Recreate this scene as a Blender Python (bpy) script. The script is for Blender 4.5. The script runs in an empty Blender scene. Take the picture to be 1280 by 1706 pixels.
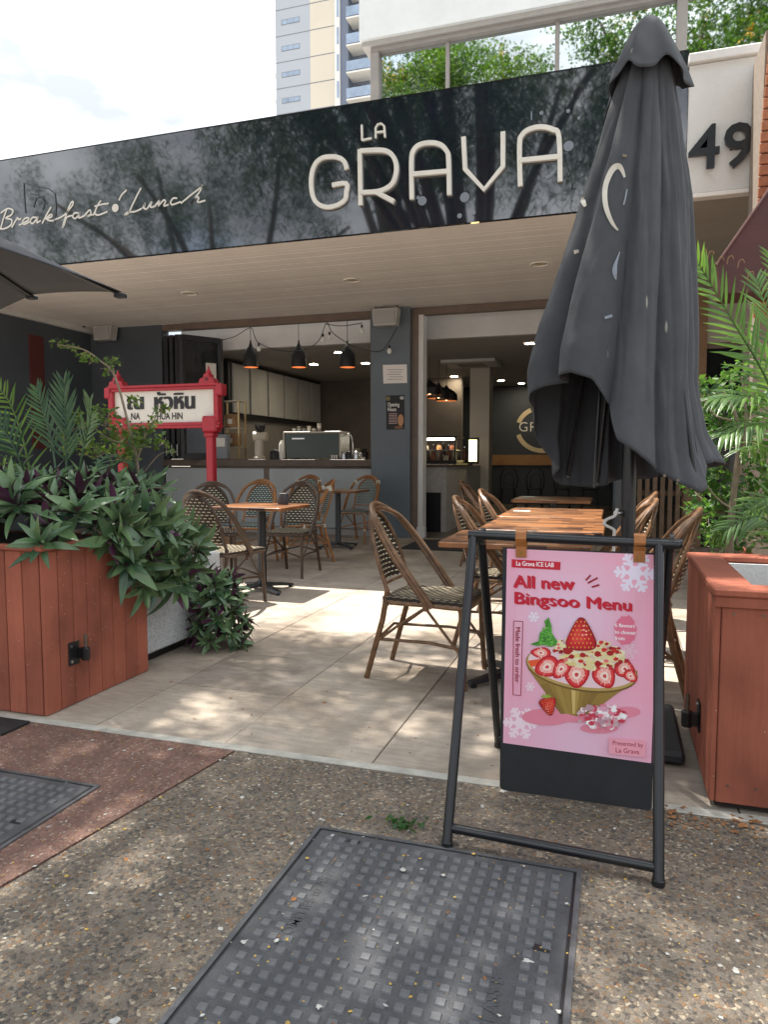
import bpy, math, random
import numpy as np
from mathutils import Vector, Matrix, Quaternion

random.seed(7); rng = np.random.default_rng(7)
sc = bpy.context.scene
COL = sc.collection
R = math.radians

# ------------------------------------------------------------------ camera, sky, sun, exposure
F, HC, YAW, PIT = 1199.0, 1.16, R(17.84), R(4.29)
FW = Vector((-math.sin(YAW)*math.cos(PIT), math.cos(YAW)*math.cos(PIT), -math.sin(PIT)))
RT = Vector((math.cos(YAW), math.sin(YAW), 0)); UP = RT.cross(FW)
CAM = Vector((0, 0, HC))
cd = bpy.data.cameras.new('camera'); cam = bpy.data.objects.new('camera', cd); COL.objects.link(cam)
cam.matrix_world = Matrix.Translation(CAM) @ Matrix((RT, UP, -FW)).transposed().to_4x4()
cd.sensor_fit = 'VERTICAL'; cd.sensor_height = 24.0; cd.lens = F/1706*24.0
cd.clip_start = 0.05; cd.clip_end = 2000
sc.camera = cam

SUNV = Vector((-0.33, 0.16, 1.0)).normalized()          # direction towards the sun
w = bpy.data.worlds.new('World'); sc.world = w; w.use_nodes = True
nt = w.node_tree; nt.nodes.clear()
wo = nt.nodes.new('ShaderNodeOutputWorld'); bg = nt.nodes.new('ShaderNodeBackground')
sky = nt.nodes.new('ShaderNodeTexSky'); sky.sky_type = 'NISHITA'; sky.sun_disc = False
sky.sun_elevation = math.asin(SUNV.z); sky.sun_rotation = math.atan2(SUNV.x, SUNV.y)
sky.air_density = 1.2; sky.dust_density = 1.5
tcw = nt.nodes.new('ShaderNodeTexCoord')
mpw = nt.nodes.new('ShaderNodeMapping'); mpw.inputs['Scale'].default_value = (1.6, 1.6, 3.2); mpw.inputs['Location'].default_value = (11.7, 4.1, 3.3)
nzw = nt.nodes.new('ShaderNodeTexNoise'); nzw.inputs['Scale'].default_value = 1.5; nzw.inputs['Detail'].default_value = 7; nzw.inputs['Roughness'].default_value = .55
rmw = nt.nodes.new('ShaderNodeValToRGB'); rmw.color_ramp.elements[0].position = .22; rmw.color_ramp.elements[1].position = .46
nz2 = nt.nodes.new('ShaderNodeTexNoise'); nz2.inputs['Scale'].default_value = 3.4; nz2.inputs['Detail'].default_value = 6
cr2 = nt.nodes.new('ShaderNodeValToRGB'); e = cr2.color_ramp.elements
e[0].position = .36; e[0].color = (1.75, 1.86, 2.05, 1); e[1].position = .71; e[1].color = (4.5, 4.65, 4.8, 1)
mxw = nt.nodes.new('ShaderNodeMix'); mxw.data_type = 'RGBA'
L = nt.links.new
L(tcw.outputs['Generated'], mpw.inputs['Vector']); L(mpw.outputs['Vector'], nzw.inputs['Vector']); L(mpw.outputs['Vector'], nz2.inputs['Vector'])
L(nzw.outputs['Fac'], rmw.inputs['Fac']); L(nz2.outputs['Fac'], cr2.inputs['Fac'])
L(rmw.outputs['Color'], mxw.inputs['Factor']); L(sky.outputs['Color'], mxw.inputs['A']); L(cr2.outputs['Color'], mxw.inputs['B'])
sxw = nt.nodes.new('ShaderNodeSeparateXYZ'); L(tcw.outputs['Generated'], sxw.inputs['Vector'])
mrw = nt.nodes.new('ShaderNodeMapRange'); mrw.inputs['To Min'].default_value = .72; mrw.inputs['To Max'].default_value = 2.16; L(sxw.outputs['Z'], mrw.inputs['Value'])
vmw = nt.nodes.new('ShaderNodeVectorMath'); vmw.operation = 'SCALE'; L(mxw.outputs['Result'], vmw.inputs[0]); L(mrw.outputs['Result'], vmw.inputs['Scale'])
L(vmw.outputs['Vector'], bg.inputs['Color']); L(bg.outputs['Background'], wo.inputs['Surface'])
bg.inputs['Strength'].default_value = 0.115
sl = bpy.data.lights.new('sun', 'SUN'); sl.energy = 3.4; sl.angle = R(.5); sl.color = (1.0, .94, .85)
sun = bpy.data.objects.new('sun', sl); COL.objects.link(sun); sun.location = (-6, 4, 20)
sun.rotation_euler = (-SUNV).to_track_quat('-Z', 'Y').to_euler()
sc.view_settings.view_transform = 'Standard'; sc.view_settings.look = 'None'
sc.view_settings.exposure = 1.78; sc.view_settings.gamma = 1.0
sc.cycles.use_denoising = True
sc.cycles.max_bounces = 10; sc.cycles.diffuse_bounces = 5; sc.cycles.glossy_bounces = 4; sc.cycles.transparent_max_bounces = 8
sc.cycles.sample_clamp_indirect = 6.0

# ------------------------------------------------------------------ pixel helpers (photo pixels -> places)
def ray(u, v): return FW + RT*((u-640)/F) + UP*((853-v)/F)
def G(u, v, z=0.0): d = ray(u, v); return CAM + d*((z-HC)/d.z)
def PY(u, v, y): d = ray(u, v); return CAM + d*(y/d.y)
def PX(u, v, x): d = ray(u, v); return CAM + d*(x/d.x)

# ------------------------------------------------------------------ materials
def srgb(r, g, b):
    f = lambda c: (c/255/12.92) if c/255 <= .04045 else ((c/255+.055)/1.055)**2.4
    return (f(r), f(g), f(b), 1)
MATS = {}
def newmat(name):
    m = bpy.data.materials.new(name); m.use_nodes = True
    n = m.node_tree.nodes; b = n['Principled BSDF']
    MATS[name] = m
    return m, m.node_tree, b
def mat(name, col, rough=.6, var=.12, vscale=8, bump=0, bscale=60, metal=0, spec=None, ior=None, trans=0, emit=None, es=0, coord='Object', rvar=0):
    """plain principled with noise mottling and fine relief"""
    if name in MATS: return MATS[name]
    m, t, b = newmat(name)
    c = tuple(col)[:3]
    b.inputs['Roughness'].default_value = rough; b.inputs['Metallic'].default_value = metal
    if spec is not None: b.inputs['Specular IOR Level'].default_value = spec
    if ior: b.inputs['IOR'].default_value = ior
    if trans: b.inputs['Transmission Weight'].default_value = trans
    if emit: b.inputs['Emission Color'].default_value = (*emit[:3], 1); b.inputs['Emission Strength'].default_value = es
    tc = t.nodes.new('ShaderNodeTexCoord')
    if var:
        nz = t.nodes.new('ShaderNodeTexNoise'); nz.inputs['Scale'].default_value = vscale; nz.inputs['Detail'].default_value = 6; nz.inputs['Roughness'].default_value = .65
        cr = t.nodes.new('ShaderNodeValToRGB'); e = cr.color_ramp.elements
        e[0].position = .3; e[1].position = .7
        e[0].color = (*[x*(1-var) for x in c], 1); e[1].color = (*[min(1, x*(1+var)) for x in c], 1)
        t.links.new(tc.outputs[coord], nz.inputs['Vector']); t.links.new(nz.outputs['Fac'], cr.inputs['Fac']); t.links.new(cr.outputs['Color'], b.inputs['Base Color'])
        if rvar:
            mr = t.nodes.new('ShaderNodeMapRange'); mr.inputs['From Min'].default_value = .3; mr.inputs['From Max'].default_value = .7
            mr.inputs['To Min'].default_value = max(0, rough-rvar); mr.inputs['To Max'].default_value = rough+rvar
            t.links.new(nz.outputs['Fac'], mr.inputs['Value']); t.links.new(mr.outputs['Result'], b.inputs['Roughness'])
    else:
        b.inputs['Base Color'].default_value = (*c, 1)
    if bump:
        n2 = t.nodes.new('ShaderNodeTexNoise'); n2.inputs['Scale'].default_value = bscale; n2.inputs['Detail'].default_value = 5
        bp = t.nodes.new('ShaderNodeBump'); bp.inputs['Strength'].default_value = bump; bp.inputs['Distance'].default_value = .01
        t.links.new(tc.outputs[coord], n2.inputs['Vector']); t.links.new(n2.outputs['Fac'], bp.inputs['Height']); t.links.new(bp.outputs['Normal'], b.inputs['Normal'])
    return m
def node(t, kind, **kw):
    n = t.nodes.new(kind)
    for k, v in kw.items():
        if k in n.inputs: n.inputs[k].default_value = v
        else: setattr(n, k, v)
    return n
def ramp(t, stops, interp='LINEAR'):
    cr = t.nodes.new('ShaderNodeValToRGB'); r = cr.color_ramp; r.interpolation = interp
    while len(r.elements) > 1: r.elements.remove(r.elements[-1])
    r.elements[0].position = stops[0][0]; r.elements[0].color = (*stops[0][1][:3], 1)
    for p, c in stops[1:]:
        e = r.elements.new(p); e.color = (*c[:3], 1)
    return cr
def mixc(t, fac, a, b, mode='MIX'):
    m = t.nodes.new('ShaderNodeMix'); m.data_type = 'RGBA'; m.blend_type = mode
    for k, v in (('Factor', fac), ('A', a), ('B', b)):
        if hasattr(v, 'links'): t.links.new(v, m.inputs[k])
        elif k == 'Factor': m.inputs[k].default_value = v
        else: m.inputs[k].default_value = (*tuple(v)[:3], 1)
    return m.outputs['Result']

def pebble_mat(name, stones, matrix, s=90):
    m, t, b = newmat(name); lk = t.links.new
    geo = node(t, 'ShaderNodeNewGeometry')
    nw = node(t, 'ShaderNodeTexNoise', Scale=60.0, Detail=2.0)
    lk(geo.outputs['Position'], nw.inputs['Vector'])
    wv = node(t, 'ShaderNodeMix', data_type='VECTOR'); wv.inputs['Factor'].default_value = .012
    lk(geo.outputs['Position'], wv.inputs['A']); lk(nw.outputs['Color'], wv.inputs['B'])
    v1 = node(t, 'ShaderNodeTexVoronoi', Scale=float(s)); v1.feature = 'F1'
    v2 = node(t, 'ShaderNodeTexVoronoi', Scale=float(s)); v2.feature = 'DISTANCE_TO_EDGE'
    for v in (v1, v2): lk(wv.outputs['Result'], v.inputs['Vector']); v.inputs['Randomness'].default_value = 1
    sep = node(t, 'ShaderNodeSeparateColor'); lk(v1.outputs['Color'], sep.inputs['Color'])
    cr = ramp(t, stones, 'CONSTANT'); lk(sep.outputs['Red'], cr.inputs['Fac'])
    fine = node(t, 'ShaderNodeTexNoise', Scale=420.0, Detail=3.0); lk(geo.outputs['Position'], fine.inputs['Vector'])
    fr = ramp(t, [(.3, (.62,)*3), (.7, (1.25,)*3)]); lk(fine.outputs['Fac'], fr.inputs['Fac'])
    c0 = mixc(t, 1.0, cr.outputs['Color'], fr.outputs['Color'], 'MULTIPLY')
    ed = ramp(t, [(.02, (0, 0, 0)), (.09, (1, 1, 1))]); lk(v2.outputs['Distance'], ed.inputs['Fac'])
    # a third of the stones sit below the worn paste
    sunk = ramp(t, [(0, (0, 0, 0)), (.22, (1, 1, 1))], 'CONSTANT'); lk(sep.outputs['Green'], sunk.inputs['Fac'])
    f1 = mixc(t, 1.0, ed.outputs['Color'], sunk.outputs['Color'], 'MULTIPLY')
    pst = mixc(t, 1.0, matrix, fr.outputs['Color'], 'MULTIPLY')
    c1 = mixc(t, f1, pst, c0)
    big = node(t, 'ShaderNodeTexNoise', Scale=1.7, Detail=5.0); lk(geo.outputs['Position'], big.inputs['Vector'])
    br = ramp(t, [(.3, (.80, .79, .78)), (.7, (1.12, 1.10, 1.07))]); lk(big.outputs['Fac'], br.inputs['Fac'])
    c2 = mixc(t, 1.0, c1, br.outputs['Color'], 'MULTIPLY')
    c2 = mixc(t, 1.0, c2, (1.06, 1.0, .93), 'MULTIPLY')
    lk(c2, b.inputs['Base Color']); b.inputs['Roughness'].default_value = .72
    h = node(t, 'ShaderNodeMath', operation='MULTIPLY'); lk(v2.outputs['Distance'], h.inputs[0]); lk(sunk.outputs['Color'], h.inputs[1])
    h2 = node(t, 'ShaderNodeMath', operation='MINIMUM'); lk(h.outputs[0], h2.inputs[0]); h2.inputs[1].default_value = .3
    bp = node(t, 'ShaderNodeBump', Strength=.8, Distance=.012); lk(h2.outputs[0], bp.inputs['Height'])
    bp2 = node(t, 'ShaderNodeBump', Strength=.25, Distance=.003); lk(fine.outputs['Fac'], bp2.inputs['Height']); lk(bp.outputs['Normal'], bp2.inputs['Normal'])
    lk(bp2.outputs['Normal'], b.inputs['Normal'])
    return m

def tile_mat():
    m, t, b = newmat('sandstone_tile'); lk = t.links.new
    geo = node(t, 'ShaderNodeNewGeometry'); oi = node(t, 'ShaderNodeObjectInfo')
    n1 = node(t, 'ShaderNodeTexNoise', Scale=2.2, Detail=8.0, Roughness=.65); lk(geo.outputs['Position'], n1.inputs['Vector'])
    mp = node(t, 'ShaderNodeMapping'); mp.inputs['Scale'].default_value = (3, 14, 3); lk(geo.outputs['Position'], mp.inputs['Vector'])
    n2 = node(t, 'ShaderNodeTexNoise', Scale=3.0, Detail=6.0); lk(mp.outputs['Vector'], n2.inputs['Vector'])
    c1 = ramp(t, [(.27, (.20, .168, .14)), (.45, (.355, .310, .265)), (.75, (.45, .40, .345))]); lk(n1.outputs['Fac'], c1.inputs['Fac'])
    c2 = ramp(t, [(.3, (.82, .81, .8)), (.7, (1.08, 1.07, 1.05))]); lk(n2.outputs['Fac'], c2.inputs['Fac'])
    c3 = mixc(t, 1.0, c1.outputs['Color'], c2.outputs['Color'], 'MULTIPLY')
    rr = ramp(t, [(0, (.86, .86, .87)), (1, (1.1, 1.09, 1.07))]); lk(oi.outputs['Random'], rr.inputs['Fac'])
    c4 = mixc(t, 1.0, c3, rr.outputs['Color'], 'MULTIPLY')
    sp = node(t, 'ShaderNodeTexNoise', Scale=260.0, Detail=2.0); lk(geo.outputs['Position'], sp.inputs['Vector'])
    s2 = ramp(t, [(.35, (.85,)*3), (.65, (1.08,)*3)]); lk(sp.outputs['Fac'], s2.inputs['Fac'])
    c5 = mixc(t, 1.0, c4, s2.outputs['Color'], 'MULTIPLY')
    st = node(t, 'ShaderNodeTexNoise', Scale=.85, Detail=9.0, Roughness=.62, Distortion=.6); lk(geo.outputs['Position'], st.inputs['Vector'])
    sr = ramp(t, [(.48, (1, 1, 1)), (.60, (.64, .60, .55))]); lk(st.outputs['Fac'], sr.inputs['Fac'])
    c6 = mixc(t, .75, c5, mixc(t, 1.0, c5, sr.outputs['Color'], 'MULTIPLY'))
    c6 = mixc(t, 1.0, c6, (1.09, 1.065, 1.03), 'MULTIPLY')
    lk(c6, b.inputs['Base Color']); b.inputs['Roughness'].default_value = .7
    bp = node(t, 'ShaderNodeBump', Strength=.25, Distance=.004); lk(sp.outputs['Fac'], bp.inputs['Height']); lk(bp.outputs['Normal'], b.inputs['Normal'])
    return m

def weave_mat(name, dots, ground, fine=1.0):
    m, t, b = newmat(name); lk = t.links.new
    uv = node(t, 'ShaderNodeUVMap'); bk = node(t, 'ShaderNodeTexBrick')
    bk.offset = .5; bk.offset_frequency = 2; bk.squash = 1
    bk.inputs['Scale'].default_value = 1.0/fine
    bk.inputs['Color1'].default_value = (*dots, 1); bk.inputs['Color2'].default_value = (*[c*.72 for c in dots], 1); bk.inputs['Mortar'].default_value = (*ground, 1)
    bk.inputs['Mortar Size'].default_value = .0050; bk.inputs['Mortar Smooth'].default_value = .15
    bk.inputs['Brick Width'].default_value = .0235; bk.inputs['Row Height'].default_value = .0135
    lk(uv.outputs['UV'], bk.inputs['Vector'])
    w1 = node(t, 'ShaderNodeTexWave', Scale=130.0); w1.bands_direction = 'X'; lk(uv.outputs['UV'], w1.inputs['Vector'])
    wr = ramp(t, [(0, (.7,)*3), (1, (1.1,)*3)]); lk(w1.outputs['Fac'], wr.inputs['Fac'])
    c = mixc(t, 1.0, bk.outputs['Color'], wr.outputs['Color'], 'MULTIPLY')
    lk(c, b.inputs['Base Color']); b.inputs['Roughness'].default_value = .5
    bp = node(t, 'ShaderNodeBump', Strength=.9, Distance=.003); bp.invert = True
    lk(bk.outputs['Fac'], bp.inputs['Height']); lk(bp.outputs['Normal'], b.inputs['Normal'])
    return m

def table_mat():
    m, t, b = newmat('butcher_block'); lk = t.links.new
    tc = node(t, 'ShaderNodeTexCoord'); oi = node(t, 'ShaderNodeObjectInfo')
    bk = node(t, 'ShaderNodeTexBrick'); bk.offset = .37; bk.offset_frequency = 2
    bk.inputs['Color1'].default_value = (.30, .125, .045, 1); bk.inputs['Color2'].default_value = (.040, .015, .008, 1); bk.inputs['Mortar'].default_value = (.10, .045, .022, 1)
    bk.inputs['Scale'].default_value = 1; bk.inputs['Mortar Size'].default_value = .0008; bk.inputs['Brick Width'].default_value = .15; bk.inputs['Row Height'].default_value = .075
    ad = node(t, 'ShaderNodeVectorMath', operation='ADD'); lk(tc.outputs['Object'], ad.inputs[0]); lk(oi.outputs['Random'], ad.inputs[1])
    lk(ad.outputs[0], bk.inputs['Vector'])
    mp = node(t, 'ShaderNodeMapping'); mp.inputs['Scale'].default_value = (5, 30, 10); lk(ad.outputs[0], mp.inputs['Vector'])
    n1 = node(t, 'ShaderNodeTexNoise', Scale=1.6, Detail=7.0, Roughness=.7); lk(mp.outputs['Vector'], n1.inputs['Vector'])
    r1 = ramp(t, [(.3, (.7,)*3), (.7, (1.3, 1.25, 1.18))]); lk(n1.outputs['Fac'], r1.inputs['Fac'])
    c = mixc(t, 1.0, bk.outputs['Color'], r1.outputs['Color'], 'MULTIPLY')
    lk(c, b.inputs['Base Color']); b.inputs['Roughness'].default_value = .34
    bp = node(t, 'ShaderNodeBump', Strength=.12, Distance=.002); lk(n1.outputs['Fac'], bp.inputs['Height']); lk(bp.outputs['Normal'], b.inputs['Normal'])
    return m

def leaf_mat(name, a, bcol, trans=.35, rough=.38, vscale=3.0):
    m, t, b = newmat(name); lk = t.links.new
    geo = node(t, 'ShaderNodeNewGeometry'); oi = node(t, 'ShaderNodeObjectInfo')
    n1 = node(t, 'ShaderNodeTexNoise', Scale=vscale, Detail=3.0); lk(geo.outputs['Position'], n1.inputs['Vector'])
    n2 = node(t, 'ShaderNodeTexWhiteNoise'); lk(geo.outputs['Random Per Island'], n2.inputs['Vector'])
    mx = node(t, 'ShaderNodeMath', operation='ADD'); lk(n1.outputs['Fac'], mx.inputs[0])
    m2 = node(t, 'ShaderNodeMath', operation='MULTIPLY_ADD'); lk(geo.outputs['Random Per Island'], m2.inputs[0]); m2.inputs[1].default_value = .5; m2.inputs[2].default_value = -.25
    lk(m2.outputs[0], mx.inputs[1])
    m3 = node(t, 'ShaderNodeMath', operation='MULTIPLY_ADD'); lk(oi.outputs['Random'], m3.inputs[0]); m3.inputs[1].default_value = .5; lk(mx.outputs[0], m3.inputs[2])
    m4 = node(t, 'ShaderNodeMath', operation='ADD'); lk(m3.outputs[0], m4.inputs[0]); m4.inputs[1].default_value = -.25
    cr = ramp(t, [(.25, a), (.75, bcol)]); lk(m4.outputs[0], cr.inputs['Fac'])
    lk(cr.outputs['Color'], b.inputs['Base Color']); b.inputs['Roughness'].default_value = rough
    if trans:
        out = t.nodes['Material Output']; tr = node(t, 'ShaderNodeBsdfTranslucent'); ms = node(t, 'ShaderNodeMixShader'); ms.inputs[0].default_value = trans
        tc2 = mixc(t, 1.0, cr.outputs['Color'], (1.5, 1.7, .7), 'MULTIPLY'); lk(tc2, tr.inputs['Color'])
        lk(b.outputs[0], ms.inputs[1]); lk(tr.outputs[0], ms.inputs[2]); lk(ms.outputs[0], out.inputs['Surface'])
    return m

def print_mat(name='printed_sheet', rough=.45):
    m, t, b = newmat(name); a = node(t, 'ShaderNodeVertexColor', layer_name='Col'); t.links.new(a.outputs['Color'], b.inputs['Base Color'])
    b.inputs['Roughness'].default_value = rough
    return m

def timber_paint(name, c):
    m, t, b = newmat(name); lk = t.links.new
    tc = node(t, 'ShaderNodeTexCoord'); oi = node(t, 'ShaderNodeObjectInfo'); geo = node(t, 'ShaderNodeNewGeometry')
    mp = node(t, 'ShaderNodeMapping'); mp.inputs['Scale'].default_value = (40, 40, 3); lk(geo.outputs['Position'], mp.inputs['Vector'])
    n1 = node(t, 'ShaderNodeTexNoise', Scale=1.5, Detail=6.0, Roughness=.7); lk(mp.outputs['Vector'], n1.inputs['Vector'])
    n2 = node(t, 'ShaderNodeTexNoise', Scale=3.0, Detail=6.0); lk(geo.outputs['Position'], n2.inputs['Vector'])
    r1 = ramp(t, [(.28, [x*.62 for x in c]), (.5, c), (.72, [x*1.22 for x in c])]); lk(n2.outputs['Fac'], r1.inputs['Fac'])
    r2 = ramp(t, [(.25, (.84,)*3), (.7, (1.06,)*3)]); lk(n1.outputs['Fac'], r2.inputs['Fac'])
    c1 = mixc(t, 1.0, r1.outputs['Color'], r2.outputs['Color'], 'MULTIPLY')
    r3 = ramp(t, [(0, (.80, .79, .78)), (1, (1.12, 1.10, 1.08))]); lk(oi.outputs['Random'], r3.inputs['Fac'])
    c2 = mixc(t, 1.0, c1, r3.outputs['Color'], 'MULTIPLY')
    # pale specks of dirt
    sp = node(t, 'ShaderNodeTexVoronoi', Scale=42.0); lk(geo.outputs['Position'], sp.inputs['Vector'])
    sr = ramp(t, [(.05, (1, 1, 1)), (.10, (0, 0, 0))]); lk(sp.outputs['Distance'], sr.inputs['Fac'])
    sc_ = node(t, 'ShaderNodeSeparateColor'); lk(sp.outputs['Color'], sc_.inputs['Color'])
    gt = node(t, 'ShaderNodeMath', operation='GREATER_THAN'); lk(sc_.outputs['Red'], gt.inputs[0]); gt.inputs[1].default_value = .86
    mu = node(t, 'ShaderNodeMath', operation='MULTIPLY'); lk(gt.outputs[0], mu.inputs[0]); lk(sr.outputs['Color'], mu.inputs[1])
    c3 = mixc(t, mu.outputs[0], c2, (.55, .5, .42))
    lk(c3, b.inputs['Base Color']); b.inputs['Roughness'].default_value = .75; b.inputs['Specular IOR Level'].default_value = .3
    bp = node(t, 'ShaderNodeBump', Strength=.3, Distance=.003); lk(n1.outputs['Fac'], bp.inputs['Height']); lk(bp.outputs['Normal'], b.inputs['Normal'])
    return m

def fabric_mat(name, c, rough=.85):
    m, t, b = newmat(name); lk = t.links.new
    tc = node(t, 'ShaderNodeTexCoord'); geo = node(t, 'ShaderNodeNewGeometry')
    n1 = node(t, 'ShaderNodeTexNoise', Scale=5.0, Detail=6.0, Roughness=.7); lk(geo.outputs['Position'], n1.inputs['Vector'])
    r1 = ramp(t, [(.3, [x*.8 for x in c]), (.7, [x*1.25 for x in c])]); lk(n1.outputs['Fac'], r1.inputs['Fac'])
    mp = node(t, 'ShaderNodeMapping'); mp.inputs['Scale'].default_value = (7, 7, 1.6); lk(geo.outputs['Position'], mp.inputs['Vector'])
    sp = node(t, 'ShaderNodeTexVoronoi', Scale=2.4); lk(mp.outputs['Vector'], sp.inputs['Vector'])
    sr = ramp(t, [(.06, (1, 1, 1)), (.11, (0, 0, 0))]); lk(sp.outputs['Distance'], sr.inputs['Fac'])
    se = node(t, 'ShaderNodeSeparateColor'); lk(sp.outputs['Color'], se.inputs['Color'])
    gt = node(t, 'ShaderNodeMath', operation='GREATER_THAN'); lk(se.outputs['Green'], gt.inputs[0]); gt.inputs[1].default_value = .72
    mu = node(t, 'ShaderNodeMath', operation='MULTIPLY'); lk(gt.outputs[0], mu.inputs[0]); lk(sr.outputs['Color'], mu.inputs[1])
    mu2 = node(t, 'ShaderNodeMath', operation='MULTIPLY'); lk(mu.outputs[0], mu2.inputs[0]); mu2.inputs[1].default_value = .85
    c1 = mixc(t, mu2.outputs[0], r1.outputs['Color'], (.30, .29, .26))
    lk(c1, b.inputs['Base Color']); b.inputs['Roughness'].default_value = rough
    b.inputs['Sheen Weight'].default_value = .06; b.inputs['Sheen Roughness'].default_value = .5
    n2 = node(t, 'ShaderNodeTexNoise', Scale=500.0, Detail=1.0); lk(geo.outputs['Position'], n2.inputs['Vector'])
    bp = node(t, 'ShaderNodeBump', Strength=.2, Distance=.001); lk(n2.outputs['Fac'], bp.inputs['Height']); lk(bp.outputs['Normal'], b.inputs['Normal'])
    return m

M_AGG = pebble_mat('exposed_aggregate', [(0, (.155, .125, .098)), (.18, (.075, .070, .066)), (.36, (.25, .205, .155)), (.5, (.115, .104, .092)), (.64, (.21, .135, .080)), (.74, (.19, .175, .155)), (.90, (.38, .34, .27))], (.150, .134, .114), 104)
M_RED = pebble_mat('red_aggregate', [(0, (.20, .105, .085)), (.3, (.135, .080, .068)), (.5, (.25, .150, .12)), (.7, (.17, .115, .10)), (.88, (.33, .26, .22))], (.185, .108, .088), 110)
M_TILE = tile_mat()
M_TERRA = timber_paint('terracotta_paint', (.345, .108, .066))
M_IRON = mat('cast_cover', (.062, .064, .069), .55, .3, 14, .35, 220, rvar=.12)
M_STUD = mat('worn_stud', (.115, .118, .125), .5, .25, 30, .3, 300, rvar=.1)
M_STRIP = mat('edge_strip', (.42, .40, .35), .7, .25, 10, .2, 80)
M_SOFFIT = mat('soffit_paint', (.85, .81, .765), .6, .06, 2.5)
M_WALLDARK = mat('charcoal_wall', (.066, .078, .094), .55, .12, 2, .08, 90)
M_PILLAR = mat('slate_pillar', (.115, .142, .162), .5, .08, 2, .06, 60)
M_BLKMETAL = mat('black_metal', (.012, .012, .013), .32, .15, 20)
M_GLOSSBLK = mat('black_powder_coat', (.010, .011, .013), .24, .2, 30)
M_BROWN = mat('brown_trim', (.15, .105, .078), .5, .15, 6)
M_WHITE = mat('white_paint', (.62, .61, .59), .5, .06, 3)
M_WHITEWALL = mat('white_render', (.70, .69, .67), .7, .07, 2.5, .25, 70)
M_STUCCO = mat('rough_stucco', (.70, .71, .70), .85, .06, 1.5, .9, 9)
M_LETTER = mat('cream_letter', (.78, .76, .70), .4, .05, 8)
M_BLACK = mat('black_plain', (.008, .008, .009), .45, 0)
M_FASCIA = mat('black_gloss_panel', (.010, .015, .026), .035, .25, 3, 0, ior=2.3)
M_FAINT = mat('grey_decal', (.22, .25, .30), .35, .05, 5)
M_MIRROR = mat('mirror_glass', (.62, .66, .66), .02, .02, 1, .02, 1.2, metal=1)
M_ALU = mat('aluminium', (.40, .38, .36), .45, .06, 8)
M_STEEL = mat('steel', (.55, .55, .55), .28, .08, 12, metal=1)
M_GALV = mat('weathered_bolt', (.16, .13, .10), .5, .3, 60, metal=.7)
M_FABRIC = fabric_mat('umbrella_canvas', (.050, .054, .061))
M_FABRIC2 = fabric_mat('darkened_canvas', (.020, .024, .031))  # same canvas, darkened for the shade under the open umbrella
M_CREAM = mat('cream_decal', (.60, .57, .50), .6, .08, 20)
M_TAN = mat('tan_leather', (.36, .135, .035), .45, .15, 40, .1, 200)
M_BRASS = mat('brass_stud', (.30, .17, .05), .35, .1, 30, metal=.9)
M_SIGNRED = mat('sign_red', (.38, .016, .030), .38, .1, 10)
M_SIGNWHITE = mat('sign_white', (.70, .68, .62), .5, .04, 6)
M_RATDARK = mat('dark_rattan', (.060, .034, .020), .36, .45, 22, .15, 120)
M_RATMID = mat('brown_rattan', (.17, .088, .042), .36, .5, 20, .15, 120)
M_RATORG = mat('amber_rattan', (.29, .125, .038), .36, .4, 20, .15, 120)
M_BIND = mat('white_binding', (.58, .55, .46), .6, .1, 60)
M_WV1 = weave_mat('weave_brown', (.80, .70, .47), (.022, .013, .009), 1.85)
M_WV2 = weave_mat('weave_green', (.84, .85, .76), (.050, .085, .075), 1.7)
M_TABLE = table_mat()
M_SOIL = mat('potting_soil', (.050, .036, .024), .95, .6, 40, 1.0, 60)
M_LILY = leaf_mat('lily_leaf', (.040, .098, .046), (.150, .250, .105), .16, .27, 6)
M_LILYP = leaf_mat('lily_underside', (.060, .016, .048), (.125, .040, .090), .10, .4, 6)
M_PALM = leaf_mat('palm_leaflet', (.055, .125, .028), (.15, .26, .055), .35, .38, 4)
M_PALMD = leaf_mat('dark_palm_leaflet', (.032, .090, .048), (.085, .17, .080), .28, .4, 4)
M_SHRUB = leaf_mat('shrub_leaf', (.060, .12, .026), (.22, .29, .065), .4, .4, 9)
M_SHRUBG = leaf_mat('green_shrub_leaf', (.042, .115, .032), (.14, .25, .065), .4, .4, 9)
M_TREELEAF = leaf_mat('street_leaf', (.045, .10, .016), (.17, .25, .035), .45, .45, .6)
M_CASU = leaf_mat('needle_leaf', (.016, .036, .014), (.050, .085, .026), .30, .6, .6)
M_FLOWER = mat('yellow_flower', (.60, .36, .03), .6, .2, 5)
M_BARK = mat('bark', (.12, .095, .07), .85, .35, 14, .8, 40)
M_TWIG = mat('pale_twig', (.25, .20, .14), .8, .3, 30)
M_PRINT = print_mat()
M_PRINTB = print_mat('menu_print', .6)

# ------------------------------------------------------------------ mesh building
def wm(o):
    m = o.matrix_basis.copy()
    if o.parent: m = wm(o.parent) @ o.matrix_parent_inverse @ m
    return m
def adopt(o, parent, world=True):
    o.parent = parent
    if world: o.matrix_parent_inverse = wm(parent).inverted()
def catmull(pts, n=6, closed=False):
    P = [Vector(p) for p in pts]
    if len(P) < 3: return P
    out = []
    N = len(P)
    rngi = range(N if closed else N-1)
    for i in rngi:
        if closed: p0, p1, p2, p3 = P[(i-1) % N], P[i], P[(i+1) % N], P[(i+2) % N]
        else: p0, p1, p2, p3 = P[max(i-1, 0)], P[i], P[i+1], P[min(i+2, N-1)]
        for k in range(n):
            t = k/n
            out.append(.5*((2*p1)+(p2-p0)*t+(2*p0-5*p1+4*p2-p3)*t*t+(3*p1-p0-3*p2+p3)*t**3))
    if not closed: out.append(P[-1])
    return out
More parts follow.
